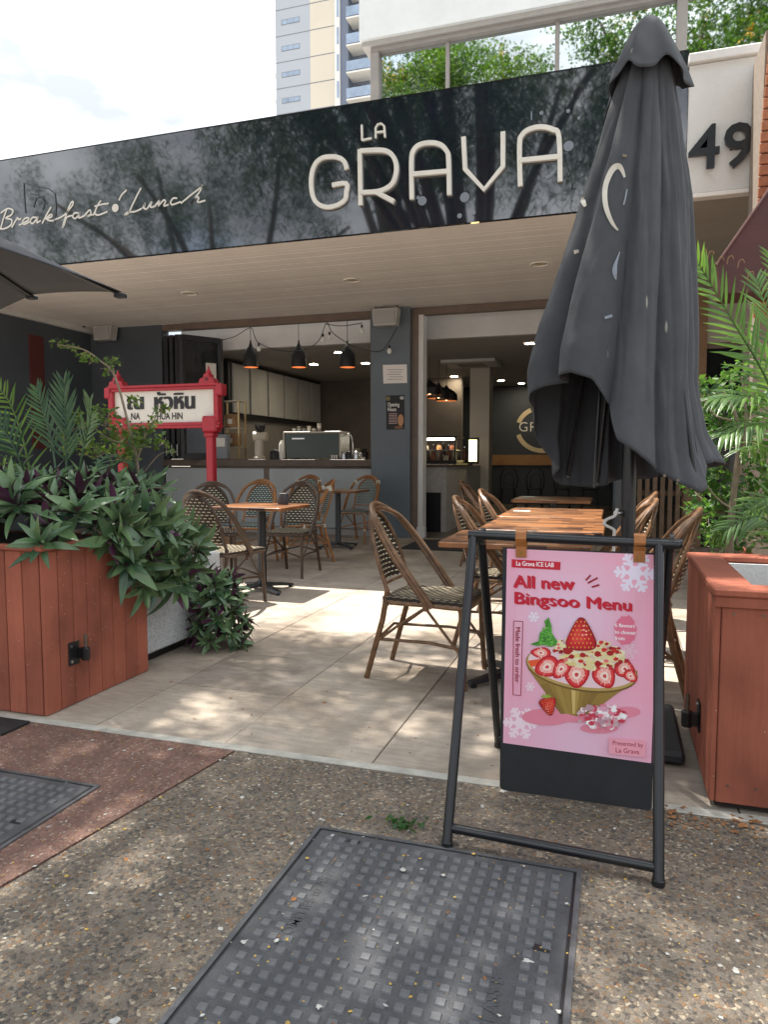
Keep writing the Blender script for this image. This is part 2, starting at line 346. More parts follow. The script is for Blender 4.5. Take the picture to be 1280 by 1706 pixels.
class MB:
    def __init__(s): s.v = []; s.f = []; s.uv = None; s.mi = None
    def add(s, vs, fs):
        k = len(s.v); s.v.extend([tuple(p) for p in vs]); s.f.extend([tuple(i+k for i in f) for f in fs]); return s
    def box(s, a, b, bev=0.0):
        x0, y0, z0 = (min(a[i], b[i]) for i in range(3)); x1, y1, z1 = (max(a[i], b[i]) for i in range(3))
        if bev <= 0:
            return s.add([(x0, y0, z0), (x1, y0, z0), (x1, y1, z0), (x0, y1, z0), (x0, y0, z1), (x1, y0, z1), (x1, y1, z1), (x0, y1, z1)],
                         [(0, 3, 2, 1), (4, 5, 6, 7), (0, 1, 5, 4), (1, 2, 6, 5), (2, 3, 7, 6), (3, 0, 4, 7)])
        d = min(bev, (x1-x0)*.45, (y1-y0)*.45, (z1-z0)*.45)
        vs = []
        for z, e in ((z0, d), (z0+d, 0), (z1-d, 0), (z1, d)):
            xa, xb, ya, yb = x0+e, x1-e, y0+e, y1-e
            vs += [(xa+d*(e == 0), ya, z), (xb-d*(e == 0), ya, z), (xb, ya+d*(e == 0), z), (xb, yb-d*(e == 0), z), (xb-d*(e == 0), yb, z), (xa+d*(e == 0), yb, z), (xa, yb-d*(e == 0), z), (xa, ya+d*(e == 0), z)] if e == 0 else \
                  [(xa, ya, z), (xb, ya, z), (xb, ya, z), (xb, yb, z), (xb, yb, z), (xa, yb, z), (xa, yb, z), (xa, ya, z)]
        fs = [tuple(range(7, -1, -1)), tuple(range(24, 32))]
        for r in range(3):
            for i in range(8): j = (i+1) % 8; fs.append((r*8+i, r*8+j, r*8+8+j, r*8+8+i))
        return s.add(vs, fs)
    def obox(s, c, ax, ay, az):
        c, ax, ay, az = Vector(c), Vector(ax), Vector(ay), Vector(az)
        vs = [c+ax*i+ay*j+az*k for k in (-1, 1) for j in (-1, 1) for i in (-1, 1)]
        return s.add(vs, [(0, 2, 3, 1), (4, 5, 7, 6), (0, 1, 5, 4), (1, 3, 7, 5), (3, 2, 6, 7), (2, 0, 4, 6)])
    def tube(s, pts, r, seg=8, cap=True, closed=False, flat=None):
        P = [Vector(p) for p in pts]; n = len(P)
        if not hasattr(r, '__len__'): r = [r]*n
        T = []
        for i in range(n):
            a = P[i-1] if (i > 0 or closed) else P[i]; b = P[(i+1) % n] if (i < n-1 or closed) else P[i]
            d = b-a; T.append(d.normalized() if d.length > 1e-9 else Vector((0, 0, 1)))
        ref = Vector((0, 0, 1)) if abs(T[0].z) < .9 else Vector((1, 0, 0))
        N = (ref - T[0]*ref.dot(T[0])).normalized(); vs = []
        for i in range(n):
            if i: N = (N - T[i]*N.dot(T[i])); N = N.normalized() if N.length > 1e-6 else Vector((1, 0, 0))
            B = T[i].cross(N)
            for k in range(seg):
                a = 2*math.pi*k/seg; vs.append(P[i]+(N*math.cos(a)+B*math.sin(a))*r[i])
        fs = []
        for i in range(n if closed else n-1):
            for k in range(seg):
                j = (i+1) % n; fs.append((i*seg+k, i*seg+(k+1) % seg, j*seg+(k+1) % seg, j*seg+k))
        if cap and not closed: fs += [tuple(range(seg-1, -1, -1)), tuple((n-1)*seg+k for k in range(seg))]
        return s.add(vs, fs)
    def lathe(s, c, prof, seg=20, cap=True):
        c = Vector(c); vs = []; n = len(prof)
        for r, z in prof:
            for k in range(seg): a = 2*math.pi*k/seg; vs.append((c.x+r*math.cos(a), c.y+r*math.sin(a), c.z+z))
        fs = [(i*seg+k, i*seg+(k+1) % seg, (i+1)*seg+(k+1) % seg, (i+1)*seg+k) for i in range(n-1) for k in range(seg)]
        if cap: fs += [tuple(range(seg-1, -1, -1)), tuple((n-1)*seg+k for k in range(seg))]
        return s.add(vs, fs)
    def prism(s, poly, d):
        d = Vector(d); P = [Vector(p) for p in poly]; n = len(P)
        return s.add(P+[p+d for p in P], [tuple(range(n-1, -1, -1)), tuple(range(n, 2*n))]+[(i, (i+1) % n, n+(i+1) % n, n+i) for i in range(n)])
    def build(s, name, m, parent=None, smooth=False, world=True, kind=None):
        me = bpy.data.meshes.new(name); me.from_pydata(s.v, [], s.f)
        ms = m if isinstance(m, (list, tuple)) else [m]
        for x in ms: me.materials.append(x)
        if s.mi: me.polygons.foreach_set('material_index', s.mi)
        if s.uv:
            l = me.uv_layers.new(name='UVMap')
            li = np.empty(len(me.loops), dtype=np.int32); me.loops.foreach_get('vertex_index', li)
            l.data.foreach_set('uv', np.array(s.uv, dtype=np.float32)[li].ravel())
        if smooth: me.polygons.foreach_set('use_smooth', [True]*len(me.polygons))
        me.update()
        if smooth == 'auto': me.set_sharp_from_angle(angle=R(38))
        o = bpy.data.objects.new(name, me); COL.objects.link(o)
        if parent: adopt(o, parent, world)
        if kind: o['kind'] = kind
        return o
def tag(o, label, cat, group=None):
    o['label'] = label; o['category'] = cat
    if group: o['group'] = group
    return o
def thing(name, label, cat, loc=(0, 0, 0), group=None, rz=0):
    o = bpy.data.objects.new(name, None); COL.objects.link(o); o.location = loc; o.rotation_euler = (0, 0, rz); o.empty_display_size = .1
    return tag(o, label, cat, group)
def struct(o): o['kind'] = 'structure'; return o
def part(name, m, parent, *boxes, bev=0.0, smooth=False):
    b = MB()
    for a, c in boxes: b.box(a, c, bev)
    return b.build(name, m, parent, smooth)
def copy_tree(root, loc, rz, label, group):
    r = root.copy(); COL.objects.link(r); r.location = loc; r.rotation_euler = (0, 0, rz); r['label'] = label; r['group'] = group
    for ch in root.children:
        c = ch.copy(); COL.objects.link(c); c.parent = r
        for g in ch.children: d = g.copy(); COL.objects.link(d); d.parent = c
    return r
def fast_mesh(name, V, Q, m, parent=None, mi=None, smooth=False, kind=None):
    """V (n,3), Q (f,k) numpy"""
    me = bpy.data.meshes.new(name); k = Q.shape[1]
    me.vertices.add(len(V)); me.vertices.foreach_set('co', V.astype(np.float32).ravel())
    me.loops.add(Q.size); me.loops.foreach_set('vertex_index', Q.astype(np.int32).ravel())
    me.polygons.add(len(Q)); me.polygons.foreach_set('loop_start', np.arange(0, Q.size, k, dtype=np.int32)); me.polygons.foreach_set('loop_total', np.full(len(Q), k, dtype=np.int32))
    for x in (m if isinstance(m, (list, tuple)) else [m]): me.materials.append(x)
    if mi is not None: me.polygons.foreach_set('material_index', mi.astype(np.int32))
    me.update(calc_edges=True)
    if smooth: me.polygons.foreach_set('use_smooth', [True]*len(Q))
    o = bpy.data.objects.new(name, me); COL.objects.link(o)
    if parent: adopt(o, parent)
    if kind: o['kind'] = kind
    return o
def text_tris(s, bold=0.0):
    c = bpy.data.curves.new('glyphs', 'FONT'); c.body = s; c.size = 1; c.resolution_u = 3; c.offset = bold
    o = bpy.data.objects.new('glyphs', c); COL.objects.link(o)
    dg = bpy.context.evaluated_depsgraph_get()
    me = bpy.data.meshes.new_from_object(o.evaluated_get(dg), depsgraph=dg)
    V = [v.co.xy.copy() for v in me.vertices]; Fs = [tuple(p.vertices) for p in me.polygons]
    bpy.data.objects.remove(o); bpy.data.curves.remove(c); bpy.data.meshes.remove(me)
    return V, Fs
class Sheet:
    """flat print: coloured polygons stacked in thin layers on one sheet. fn maps sheet coords to 3D, nrm is the outward normal"""
    def __init__(s, fn, nrm, step=.00025): s.fn = fn; s.n = Vector(nrm).normalized(); s.st = step; s.k = 0; s.auto = 0; s.v = []; s.f = []; s.c = []
    def layer(s): s.k += 1
    def poly(s, pts, col):
        k = len(s.v); o = s.n*(s.st*s.k)
        s.v += [s.fn(*p)+o for p in pts]; s.f.append(tuple(range(k, k+len(pts)))); s.c.append(col); s.k += s.auto
    def mesh(s, V, Fs, col):
        k = len(s.v); o = s.n*(s.st*s.k)
        s.v += [s.fn(*p)+o for p in V]
        for f in Fs: s.f.append(tuple(i+k for i in f)); s.c.append(col)
    def disc(s, x, y, rx, ry, col, n=24, a0=0, wob=0):
        s.poly([(x+rx*math.cos(a)*(1+wob*random.uniform(-1, 1)), y+ry*math.sin(a)*(1+wob*random.uniform(-1, 1))) for a in [2*math.pi*i/n+a0 for i in range(n)]], col)
    def line(s, pts, wd, col):
        P = [Vector(p) for p in pts]
        for a, b in zip(P, P[1:]):
            d = (b-a); n = Vector((-d.y, d.x)).normalized()*wd*.5
            s.poly([a-n, b-n, b+n, a+n], col)
    def text(s, str_, x, y, size, col, sx=1, rot=0, bold=0.0, nib=None, align='l', slope=0):
        """x,y baseline start; sheet y runs downwards"""
        V, Fs = text_tris(str_, bold)
        if not V: return
        wd = max(p.x for p in V)*size*sx
        off = {'l': 0, 'c': -wd/2, 'r': -wd}[align]
        c, sn = math.cos(rot), math.sin(rot)
        for dx, dy in (nib or [(0, 0)]):
            s.mesh([(x+((p.x*size*sx+off+dx)*c+(p.y*size+dy)*sn), y+slope*(p.x*size*sx+off)+((p.x*size*sx+off+dx)*sn-(p.y*size+dy)*c)) for p in V], Fs, col)
            s.layer()
    def build(s, name, m, parent=None):
        me = bpy.data.meshes.new(name); me.from_pydata(s.v, [], s.f); me.materials.append(m)
        ca = me.color_attributes.new('Col', 'FLOAT_COLOR', 'CORNER')
        arr = []
        for f, c in zip(s.f, s.c): arr += list(c)*len(f)
        ca.data.foreach_set('color', arr)
        # make every face look along the sheet normal
        me.update()
        o = bpy.data.objects.new(name, me); COL.objects.link(o)
        if parent: adopt(o, parent)
        return o
def ribbon(pts, wd, d, fn, nrm, b=None):
    """flat bar along a stroke in sheet coords, d thick along nrm"""
    b = b or MB(); P = [fn(*p) for p in pts]; N = Vector(nrm).normalized(); n = len(P); vs = []
    for i in range(n):
        t = (P[min(i+1, n-1)]-P[max(i-1, 0)]).normalized(); s = t.cross(N)*wd*.5
        vs += [P[i]-s, P[i]+s, P[i]+s+N*d, P[i]-s+N*d]
    fs = [(0, 1, 2, 3), tuple((n-1)*4+k for k in (3, 2, 1, 0))]
    for i in range(n-1):
        for k in range(4): fs.append((i*4+k, i*4+4+k, i*4+4+(k+1) % 4, i*4+(k+1) % 4))
    return b.add(vs, fs)

# ================================================================== GROUND AND PAVING
def sheet(name, x0, x1, y0, y1, z, m, th=.1):
    return struct(MB().box((x0, y0, z-th), (x1, y1, z)).build(name, m))
M_BOUNCE = mat('bounce_concrete', (.40, .385, .36), .85, .15, 3, .3, 150)
M_EARTH = mat('earth', (.22, .20, .16), .95, .3, .3)
gnd = struct(MB().box((-900, -900, -.5), (900, 900, -.2)).build('ground', M_EARTH))
sheet('road', -60, 60, -34, -4.4, -.13, M_BOUNCE, .06)  # unseen road, made pale and wide to bounce light under the canopy
sheet('kerb', -60, 60, -4.4, -4.2, 0, mat('kerb_concrete', (.30, .29, .27), .8, .2, 6, .3, 60), .19)
RX0, RX1 = -1.412, -1.70        # red strip boundary runs slightly skew
fp = MB()
fp.prism([(RX0+.004, 2.468, -.15), (25, 2.468, -.15), (25, -4.2, -.15), (RX1-.7, -4.2, -.15)], (0, 0, .15)).f
struct(fp.build('footpath', M_AGG))
rp = MB(); rp.prism([(-25, 2.468, -.15), (RX0-.008, 2.468, -.15), (RX1-.712, -4.2, -.15), (-25, -4.2, -.15)], (0, 0, .15))
struct(rp.build('red_footpath', M_RED))
sheet('footpath_joint', -25, 25, -4.2, 2.468, -.012, mat('joint_dirt', (.05, .038, .026), .95, .5, 40), .1)
struct(MB().box((-8.4, 2.470, -.15), (6, 2.516, .004), .003).build('edge_strip', M_STRIP))
patio = struct(MB().box((-8.4, 2.516, -.15), (6, 10.1, -.014)).build('patio', mat('grout', (.055, .047, .038), .9, .3, 30)))
tx0, tp, ty0, tq = -.86, .637, 2.52, .618
tiles = {}
for i in range(-12, 11):
    for j in range(0, 13):
        x0, x1 = tx0+i*tp, tx0+(i+1)*tp; y0, y1 = ty0+j*tq, ty0+(j+1)*tq
        if x1 < -8.3 or x0 > 3.2 or y0 > 9.95: continue
        if j not in tiles or True:
            key = 'full'
            if key not in tiles:
                tiles[key] = MB().box((.0022, .0022, -.03), (tp-.0022, tq-.0012, 0), .0025).build('tile', M_TILE).data
                bpy.data.objects.remove(bpy.data.objects['tile'])
        o = bpy.data.objects.new('tile', tiles['full']); COL.objects.link(o); o.location = (x0, y0, random.uniform(-.0012, .0012)); adopt(o, patio)

# ------------------------------------------------------------------ service pit covers
def pit_cover(label, x0, x1, y0, y1, cols, rows, words):
    t = thing('service_pit_cover', label, 'pit cover', ((x0+x1)/2, (y0+y1)/2, 0), 'pit covers set in the footpath')
    part('surround', mat('steel_angle', (.075, .076, .08), .5, .3, 20, .2, 90), t, ((x0-.022, y0-.022, -.05), (x1+.022, y0-.008, .005)), ((x0-.022, y1+.008, -.05), (x1+.022, y1+.022, .005)), ((x0-.022, y0-.008, -.05), (x0-.008, y1+.008, .005)), ((x1+.008, y0-.008, -.05), (x1+.022, y1+.008, .005)))
    part('gap', M_BLACK, t, ((x0-.008, y0-.008, -.05), (x1+.008, y1+.008, .0012)))
    part('plate', M_IRON, t, ((x0, y0, -.04), (x1, y1, .006)), bev=.003)
    px, py = (x1-x0-.05)/cols, (y1-y0-.05)/rows
    s = min(px, py)*.60
    sm = MB(); h = s/2
    sm.add([(-h, -h, 0), (h, -h, 0), (h, h, 0), (-h, h, 0), (-h*.84, -h*.84, .0045), (h*.84, -h*.84, .0045), (h*.84, h*.84, .0045), (-h*.84, h*.84, .0045)], [(4, 5, 6, 7), (0, 1, 5, 4), (1, 2, 6, 5), (2, 3, 7, 6), (3, 0, 4, 7)])
    tmp = sm.build('stud', M_STUD); me = tmp.data; bpy.data.objects.remove(tmp)
    rest = MB(); n = 0
    hx, hy = x0+(x1-x0)*.36, y0+(y1-y0)*.55
    for j in range(rows-1, -1, -1):
        for i in range(cols):
            cx, cy = x0+.025+px*(i+.5), y0+.025+py*(j+.5)
            if words and ((i == 2 and .50 < j/rows < .80) or (i == cols-3 and j/rows < .62)): continue
            if math.hypot(cx-hx, cy-hy) < px*1.1: continue
            if n < 290:
                o = bpy.data.objects.new('stud', me); COL.objects.link(o); o.location = (cx, cy, .006); o.rotation_euler = (0, 0, random.uniform(-.02, .02)); adopt(o, t); n += 1
            else: rest.add([(v[0]+cx, v[1]+cy, v[2]+.006) for v in sm.v], sm.f)
    if rest.v: rest.build('studs', M_STUD, t, kind='stuff')
    if words:
        for s_, i, j0, sc_, rot in words:
            V, Fs = text_tris(s_, .004); cx = x0+.025+px*(i+.5); cy = y0+.025+py*j0
            b = MB(); c, sn = math.cos(rot), math.sin(rot)
            for z in (.0063, .0074):
                b.add([(cx+p.x*sc_*c-p.y*sc_*sn, cy+p.x*sc_*sn+p.y*sc_*c, z) for p in V], Fs)
            b.build('embossed_lettering', M_IRON, t)
    # two lifting slots
    part('lifting_slot', M_BLACK, t, ((x0+.10, y1-.045, .0), (x0+.14, y1-.03, .0072)))
    part('lifting_slot', M_BLACK, t, ((x1-.075, y0+(y1-y0)*.66, .0), (x1-.035, y0+(y1-y0)*.68, .0072)))
    return t
pit_cover('large dark studded pit cover in the grey pebbled footpath under the sandwich board', -.848, -.086, .95, 2.0, 18, 24, [('COMPLIES to AS3996', 2, 12.2, .040, R(90)), ('TESTED AS3996 CLASS B', 15, 1.0, .048, R(90))])
pit_cover('dark studded pit cover in the red pebbled footpath beside the boarded planter', -2.62, -1.735, 1.18, 2.02, 20, 18, None)
mt = MB().box((-3.2, 2.30, .0), (-2.42, 2.455, .012), .004).build('doormat', mat('black_rubber', (.012, .012, .013), .7, .3, 60, .6, 200)); tag(mt, 'narrow black rubber strip lying at the foot of the left boarded planter', 'mat')

# ================================================================== CAFE BUILDING
FY, WY, SZ = 6.63, 10.1, 3.30
M_BENCH = mat('bench_timber', (.085, .056, .040), .45, .25, 8)
M_CLAD = mat('counter_cladding', (.36, .39, .40), .5, .08, 2)
M_INCEIL = mat('interior_ceiling', (.42, .41, .40), .7, .05, 2)
M_INWALL = mat('interior_navy', (.035, .042, .056), .6, .15, 2)
M_INGREY = mat('interior_grey', (.30, .27, .25), .6, .15, 2)
M_INFLOOR = mat('interior_floor', (.12, .105, .09), .35, .2, 3)
cafe = thing('cafe_building', 'single storey cafe shopfront with deep white board canopy and charcoal walls', 'building', (-3, WY, 0))
part('side_wall', M_WALLDARK, cafe, ((-8.7, 6.75, 0), (-8.4, WY+.2, SZ)))
part('front_wall', M_WALLDARK, cafe, ((-8.4, WY, 0), (-7.02, WY+.2, SZ)))
part('wall_pier', mat('red_brown_pier', (.10, .022, .020), .6, .15, 4), cafe, ((-8.4, 8.75, 1.3), (-8.37, 9.02, 3.0)))
part('cornice', M_WHITE, cafe, ((-8.4, 6.75, 3.215), (-8.33, WY, 3.298)))
part('pillar', M_PILLAR, cafe, ((-3.42, WY-.10, 0), (-2.83, WY+.3, SZ)), bev=.006)
part('header_beam', M_BROWN, cafe, ((-7.02, WY+.01, 3.20), (-3.421, WY+.15, 3.299)), ((-2.829, WY+.01, 3.20), (.84, WY+.15, 3.299)))
part('bulkhead', M_WHITE, cafe, ((-6.98, WY+.5, 2.93), (2.9, WY+.62, 3.299)))
part('window_reveal', M_BROWN, cafe, ((-3.47, WY+.02, 1.14), (-3.423, WY+.2, 3.199)))
part('door_frame', M_BROWN, cafe, ((-2.828, WY-.02, 0), (-2.735, WY+.16, 3.199)))
df = part('door_lining', M_WHITE, cafe, ((-2.733, WY+.0, .16), (-2.66, WY+.2, 3.199)))
part('plinth_block', M_WHITE, df, ((-2.745, WY-.03, 0), (-2.63, WY+.1, .16)), bev=.006)
part('door_post', mat('tan_post', (.22, .125, .065), .5, .15, 5), cafe, ((.84, WY-.02, 0), (1.07, WY+.16, SZ)))
part('end_wall', mat('beige_wall', (.34, .31, .27), .7, .06, 2), cafe, ((1.07, WY, 2.62), (6, WY+.2, SZ)))
part('roof_slab', mat('canopy_slab', (.3, .3, .3), .8, .1, 2), cafe, ((-9.6, FY+.09, 3.36), (6, WY+.3, 4.42)))
sof = part('soffit', mat('soffit_gap', (.45, .42, .39), .8, 0), cafe, ((-8.7, FY+.09, 3.322), (6, WY+.01, 3.358)))
nb = 36; bw = (WY-FY-.06)/nb
bm_ = MB().box((-8.4, .0003, 0), (.5, bw-.0003, .02), .0014).build('board', M_SOFFIT); bme = bm_.data; bpy.data.objects.remove(bm_)
for k in range(nb):
    o = bpy.data.objects.new('board', bme); COL.objects.link(o); o.location = (0, FY+.055+k*bw, SZ+random.uniform(0, .0015)); adopt(o, sof)
part('end_soffit', mat('tan_soffit', (.36, .32, .27), .7, .08, 2), cafe, ((.502, FY+.055, SZ+.003), (6, WY-.01, SZ+.021)))
for (u, v, wh) in ((316, 488, 'nearest the open umbrella'), (587, 466, 'middle of three'), (900, 439, 'nearest the closed umbrella')):
    p = G(u, v, SZ)
    d = thing('downlight', 'round cream recessed downlight in the white canopy boards, '+wh, 'downlight', (p.x, p.y, SZ), 'downlights in the canopy boards')
    b = MB(); b.lathe((p.x, p.y, SZ-.012), [(.085, .012), (.105, .010), (.112, .0), (.10, -.004), (.085, 0), (.082, .014)], 28, cap=False); b.build('trim_ring', M_SOFFIT, d, True)
    MB().lathe((p.x, p.y, SZ-.006), [(.001, 0), (.05, 0), (.083, .004)], 24).build('lens', mat('cream_lens', (.55, .48, .33), .4, .1, 20), d)
# opening to the kitchen: counter wall, panels, bench top, bifold leaves
cb = part('counter_wall', M_BROWN, cafe, ((-7.02, WY+.03, 0), (-3.421, WY+.16, 1.02)))
for a, c in ((-7.0, -5.22), (-5.13, -3.44)): part('panel', M_CLAD, cb, ((a, WY+.008, .10), (c, WY+.029, 1.0)), bev=.004)
part('skirting', mat('pale_skirting', (.35, .34, .32), .6, .1, 4), cb, ((-7.0, WY-.005, 0), (-3.44, WY+.029, .09)))
part('bench_top', M_BENCH, cafe, ((-7.02, WY-.06, 1.03), (-3.423, WY+.62, 1.14)), bev=.008)
bf = part('bifold_window', mat('window_frame_black', (.018, .019, .022), .4, .1, 6), cafe, *[((-6.97+k*.115, WY-.02-.02*k, 1.145), (-6.90+k*.115, WY+.34, 3.12)) for k in range(3)], bev=.004)
lf = part('window_leaf', MATS['window_frame_black'], cafe, ((-6.50, WY-.30, 1.145), (-6.44, WY-.23, 3.07)), ((-6.16, WY+.25, 1.145), (-6.09, WY+.32, 3.07)))
lq = MB(); lq.obox((-6.30, WY+.01, 3.035), (.17, .27, 0), (.03, -.02, 0), (0, 0, .04)); lq.obox((-6.30, WY+.01, 1.19), (.17, .27, 0), (.03, -.02, 0), (0, 0, .05)); lq.build('rail', MATS['window_frame_black'], lf)
lg = MB(); lg.obox((-6.30, WY+.01, 2.11), (.16, .255, 0), (.006, -.004, 0), (0, 0, .88)); lg.build('pane', mat('smoky_glass', (.05, .055, .06), .05, 0, ior=1.5, trans=.6), lf)
nt_ = MB(); nt_.obox((-6.205, WY+.135, 2.52), (.045, .072, 0), (.012, -.008, 0), (0, 0, .15)); nt_.build('sticker', M_SIGNWHITE, lf)
for k in range(3):
    o = part('bolt_handle', M_STEEL, bf, ((-6.945+k*.115, WY-.06-.02*k, 1.20), (-6.925+k*.115, WY-.025-.02*k, 1.38)))
# shell of the room behind
part('room_floor', M_INFLOOR, cafe, ((-8, WY, -.1), (6, 19.5, 0.001)))
part('room_ceiling', M_INCEIL, cafe, ((-8, WY+.62, 2.95), (6, 19.5, 3.05)))
part('room_wall', M_INWALL, cafe, ((-8, 18.2, 0), (6, 18.4, 2.95)), ((5, WY+.2, 0), (5.2, 18.2, 2.95)))
part('kitchen_wall', M_INGREY, cafe, ((-6.95, WY+.65, 0), (-6.75, 18.2, 2.95)))
part('kitchen_back_wall', mat('kitchen_back', (.17, .14, .125), .6, .2, 2), cafe, ((-6.75, 15.9, 0), (-3.3, 16.05, 2.95)))
part('timber_lining', mat('timber_lining_brown', (.16, .105, .075), .5, .15, 6), cafe, ((-6.75, 10.95, 1.14), (-6.70, 11.35, 2.93)))
part('column', mat('column_cream', (.52, .48, .41), .6, .05, 2), cafe, ((-2.74, 14.0, 0), (-2.36, 14.4, 2.95)))
part('timber_band', mat('tan_band', (.30, .15, .055), .5, .15, 5), cafe, ((-3, 18.15, .98), (5, 18.19, 1.24)))
# right bay window beyond the post
rb = part('bay_window', mat('dark_glass', (.012, .014, .016), .05, 0, ior=1.5), cafe, ((1.07, WY+.06, 0), (6, WY+.09, 2.62)))
part('frame', M_BROWN, rb, ((1.072, WY+.02, 2.55), (6, WY+.055, 2.618)), ((2.3, WY+.02, 0), (2.36, WY+.055, 2.55)))
sc_s = thing('slat_screen', 'low screen of upright brown timber slats beside the door post', 'screen', (.6, 9.4, 0))
for k in range(7):
    x = .26+k*.088; part('slat', mat('slat_timber', (.17, .105, .062), .55, .3, 12), sc_s, ((x, 9.38, .02), (x+.052, 9.42, .93)), bev=.004)
part('rail', MATS['slat_timber'], sc_s, ((.24, 9.42, .70), (.88, 9.45, .76))); part('rail', MATS['slat_timber'], sc_s, ((.24, 9.42, .12), (.88, 9.45, .18)))
for k in (0, 1): part('foot', MATS['slat_timber'], sc_s, ((.27+k*.53, 9.452, 0), (.31+k*.53, 9.62, .05)))

# ------------------------------------------------------------------ fascia sign with lettering
FN = Vector((0, -1, 0))
fas = thing('fascia_sign', 'long glossy black fascia sign with raised cream cafe name above the canopy', 'sign', (-4, FY, SZ))
jx = [-9.6, -7.95, PY(337, 212, FY).x, -2.62, -.42, .498]
for a, c in zip(jx, jx[1:]):
    # panels are never dead flat or dead parallel
    k = random.uniform(-.0025, .0025)
    b = MB(); nx, nz = 10, 4; vs = []; fs = []
    for j in range(nz+1):
        for i in range(nx+1):
            bow = .0016*math.sin(3.1*i/nx+a)*math.sin(2.4*j/nz+c)
            vs.append((a+.0012+(c-a-.0024)*i/nx, FY+bow+k*(i/nx-.5), SZ-.005+1.19*j/nz))
    for j in range(nz):
        for i in range(nx): fs.append((j*(nx+1)+i, j*(nx+1)+i+1, (j+1)*(nx+1)+i+1, (j+1)*(nx+1)+i))
    b.add(vs, fs); b.box((a+.0012, FY+.006, SZ-.005), (c-.0012, FY+.05, SZ+1.185))
    b.build('panel', M_FASCIA, fas, smooth='auto')
part('top_trim', M_BLKMETAL, fas, ((-9.6, FY-.004, SZ+1.186), (.498, FY+.06, SZ+1.196)))
def Fz2(x, y): return PY(440+x*.65625, y*.65625, FY-.004)      # traced from an enlargement of the fascia
def Fz1(x, y): return PY(x*.5, 180+y*.5, FY-.004)
GR = {'g': [[(212, 432), (205, 411), (185, 401), (155, 402), (135, 415), (124, 440), (122, 475), (128, 505), (143, 522), (165, 528), (190, 522), (208, 508), (211, 490), (211, 468), (175, 472)]],
      'r': [[(247, 523), (245, 382)], [(246, 386), (298, 384), (322, 391), (335, 410), (338, 435), (330, 465), (310, 482), (285, 489), (247, 491)], [(285, 489), (332, 514)]],
      'a': [[(377, 508), (376, 412), (381, 385), (397, 370), (425, 365), (450, 370), (465, 385), (470, 405), (472, 497)], [(377, 445), (471, 437)]],
      'v': [[(508, 350), (512, 431), (560, 483), (608, 425), (608, 337)]],
      'a2': [[(652, 475), (650, 370), (657, 345), (675, 331), (705, 325), (735, 332), (750, 350), (753, 463)], [(651, 410), (752, 400)]]}
for k, strokes in GR.items():
    b = MB()
    for i, st in enumerate(strokes):
        pts = st if len(st) < 4 else st if k == 'v' else [tuple(p.xy) for p in catmull([(x, y, 0) for x, y in st], 4)]
        ribbon(pts, .041, .03+.004*i, Fz2, FN, b)
    b.build('letter', M_LETTER, fas)
for strokes in ([[(249, 318), (250, 357), (250.5, 357), (274, 352)]], [[(285, 352), (284, 326), (290, 317), (299, 315), (306, 321), (308, 350)], [(284, 338), (308, 335)]]):
    b = MB()
    for i, st in enumerate(strokes): ribbon(st, .018, .016+.003*i, Fz2, FN, b)
    b.build('letter', M_LETTER, fas)
def blob(parent, cx, cy, r, fn, m, th=.004, n=20):
    c = fn(cx, cy); rr = (fn(cx+r, cy)-c).length
    MB().prism([c+Vector((rr*math.cos(2*math.pi*i/n), 0, rr*math.sin(2*math.pi*i/n))) for i in range(n)], (0, -th, 0)).build('bubble', m, parent)
for cx, cy, r in ((705, 287, 5), (773, 282, 5), (774, 371, 13), (402, 510, 11), (510, 501, 12), (497, 548, 6), (532, 540, 6), (800, 300, 4)): blob(fas, cx, cy, r, Fz2, M_FAINT)
b = MB(); ribbon([(716, 452), (728, 446), (738, 436), (744, 422)], .03, .004, Fz2, FN, b); ribbon([(680, 305), (680, 283)], .012, .004, Fz2, FN, b); ribbon([(388, 500), (400, 506)], .03, .003, Fz2, FN, b); b.build('flourish', M_FAINT, fas)
SCR = [[(22, 338), (12, 365), (2, 400)], [(2, 350), (25, 335), (42, 341), (37, 356), (18, 367), (38, 372), (35, 390), (15, 402), (-4, 402)],
       [(38, 398), (55, 370), (58, 366), (62, 372), (70, 368)], [(62, 390), (74, 385), (92, 375), (95, 367), (84, 367), (74, 380), (80, 388), (100, 378)],
       [(122, 365), (108, 365), (100, 378), (108, 385), (120, 372), (126, 363), (122, 382), (135, 375)], [(140, 385), (155, 355), (170, 330)], [(145, 374), (168, 355), (172, 362), (155, 370), (172, 376), (190, 368)],
       [(190, 370), (215, 355), (240, 325), (243, 312), (235, 318), (222, 350), (208, 396), (213, 390), (222, 365), (240, 358)],
       [(262, 350), (248, 350), (242, 362), (250, 368), (262, 357), (268, 348), (262, 366), (278, 360)], [(278, 362), (298, 340), (302, 352), (296, 360), (287, 360), (308, 355)],
       [(310, 358), (325, 325), (336, 308)], [(318, 345), (318, 354), (330, 356), (358, 345)], [(315, 328), (340, 321), (362, 318)],
       [(396, 308), (405, 290), (422, 273)],
       [(470, 266), (458, 288), (440, 325), (428, 350), (415, 356), (424, 348), (450, 345), (472, 335)], [(475, 335), (484, 316), (480, 333), (490, 335), (505, 312), (501, 330), (514, 328)],
       [(514, 330), (531, 308), (527, 326), (545, 307), (551, 312), (546, 326), (562, 322)], [(590, 301), (577, 301), (568, 314), (575, 322), (602, 312)],
       [(602, 318), (640, 287), (670, 264), (673, 258), (668, 274), (650, 300), (635, 320), (652, 299), (662, 299), (659, 314), (684, 308)]]
for st in SCR:
    ribbon([tuple(p.xy) for p in catmull([(x, y, 0) for x, y in st], 5)], .017, .003, Fz1, FN).build('script_stroke', M_SIGNWHITE, fas)
blob(fas, 384, 333, 11, Fz1, M_SIGNWHITE)
b = MB()
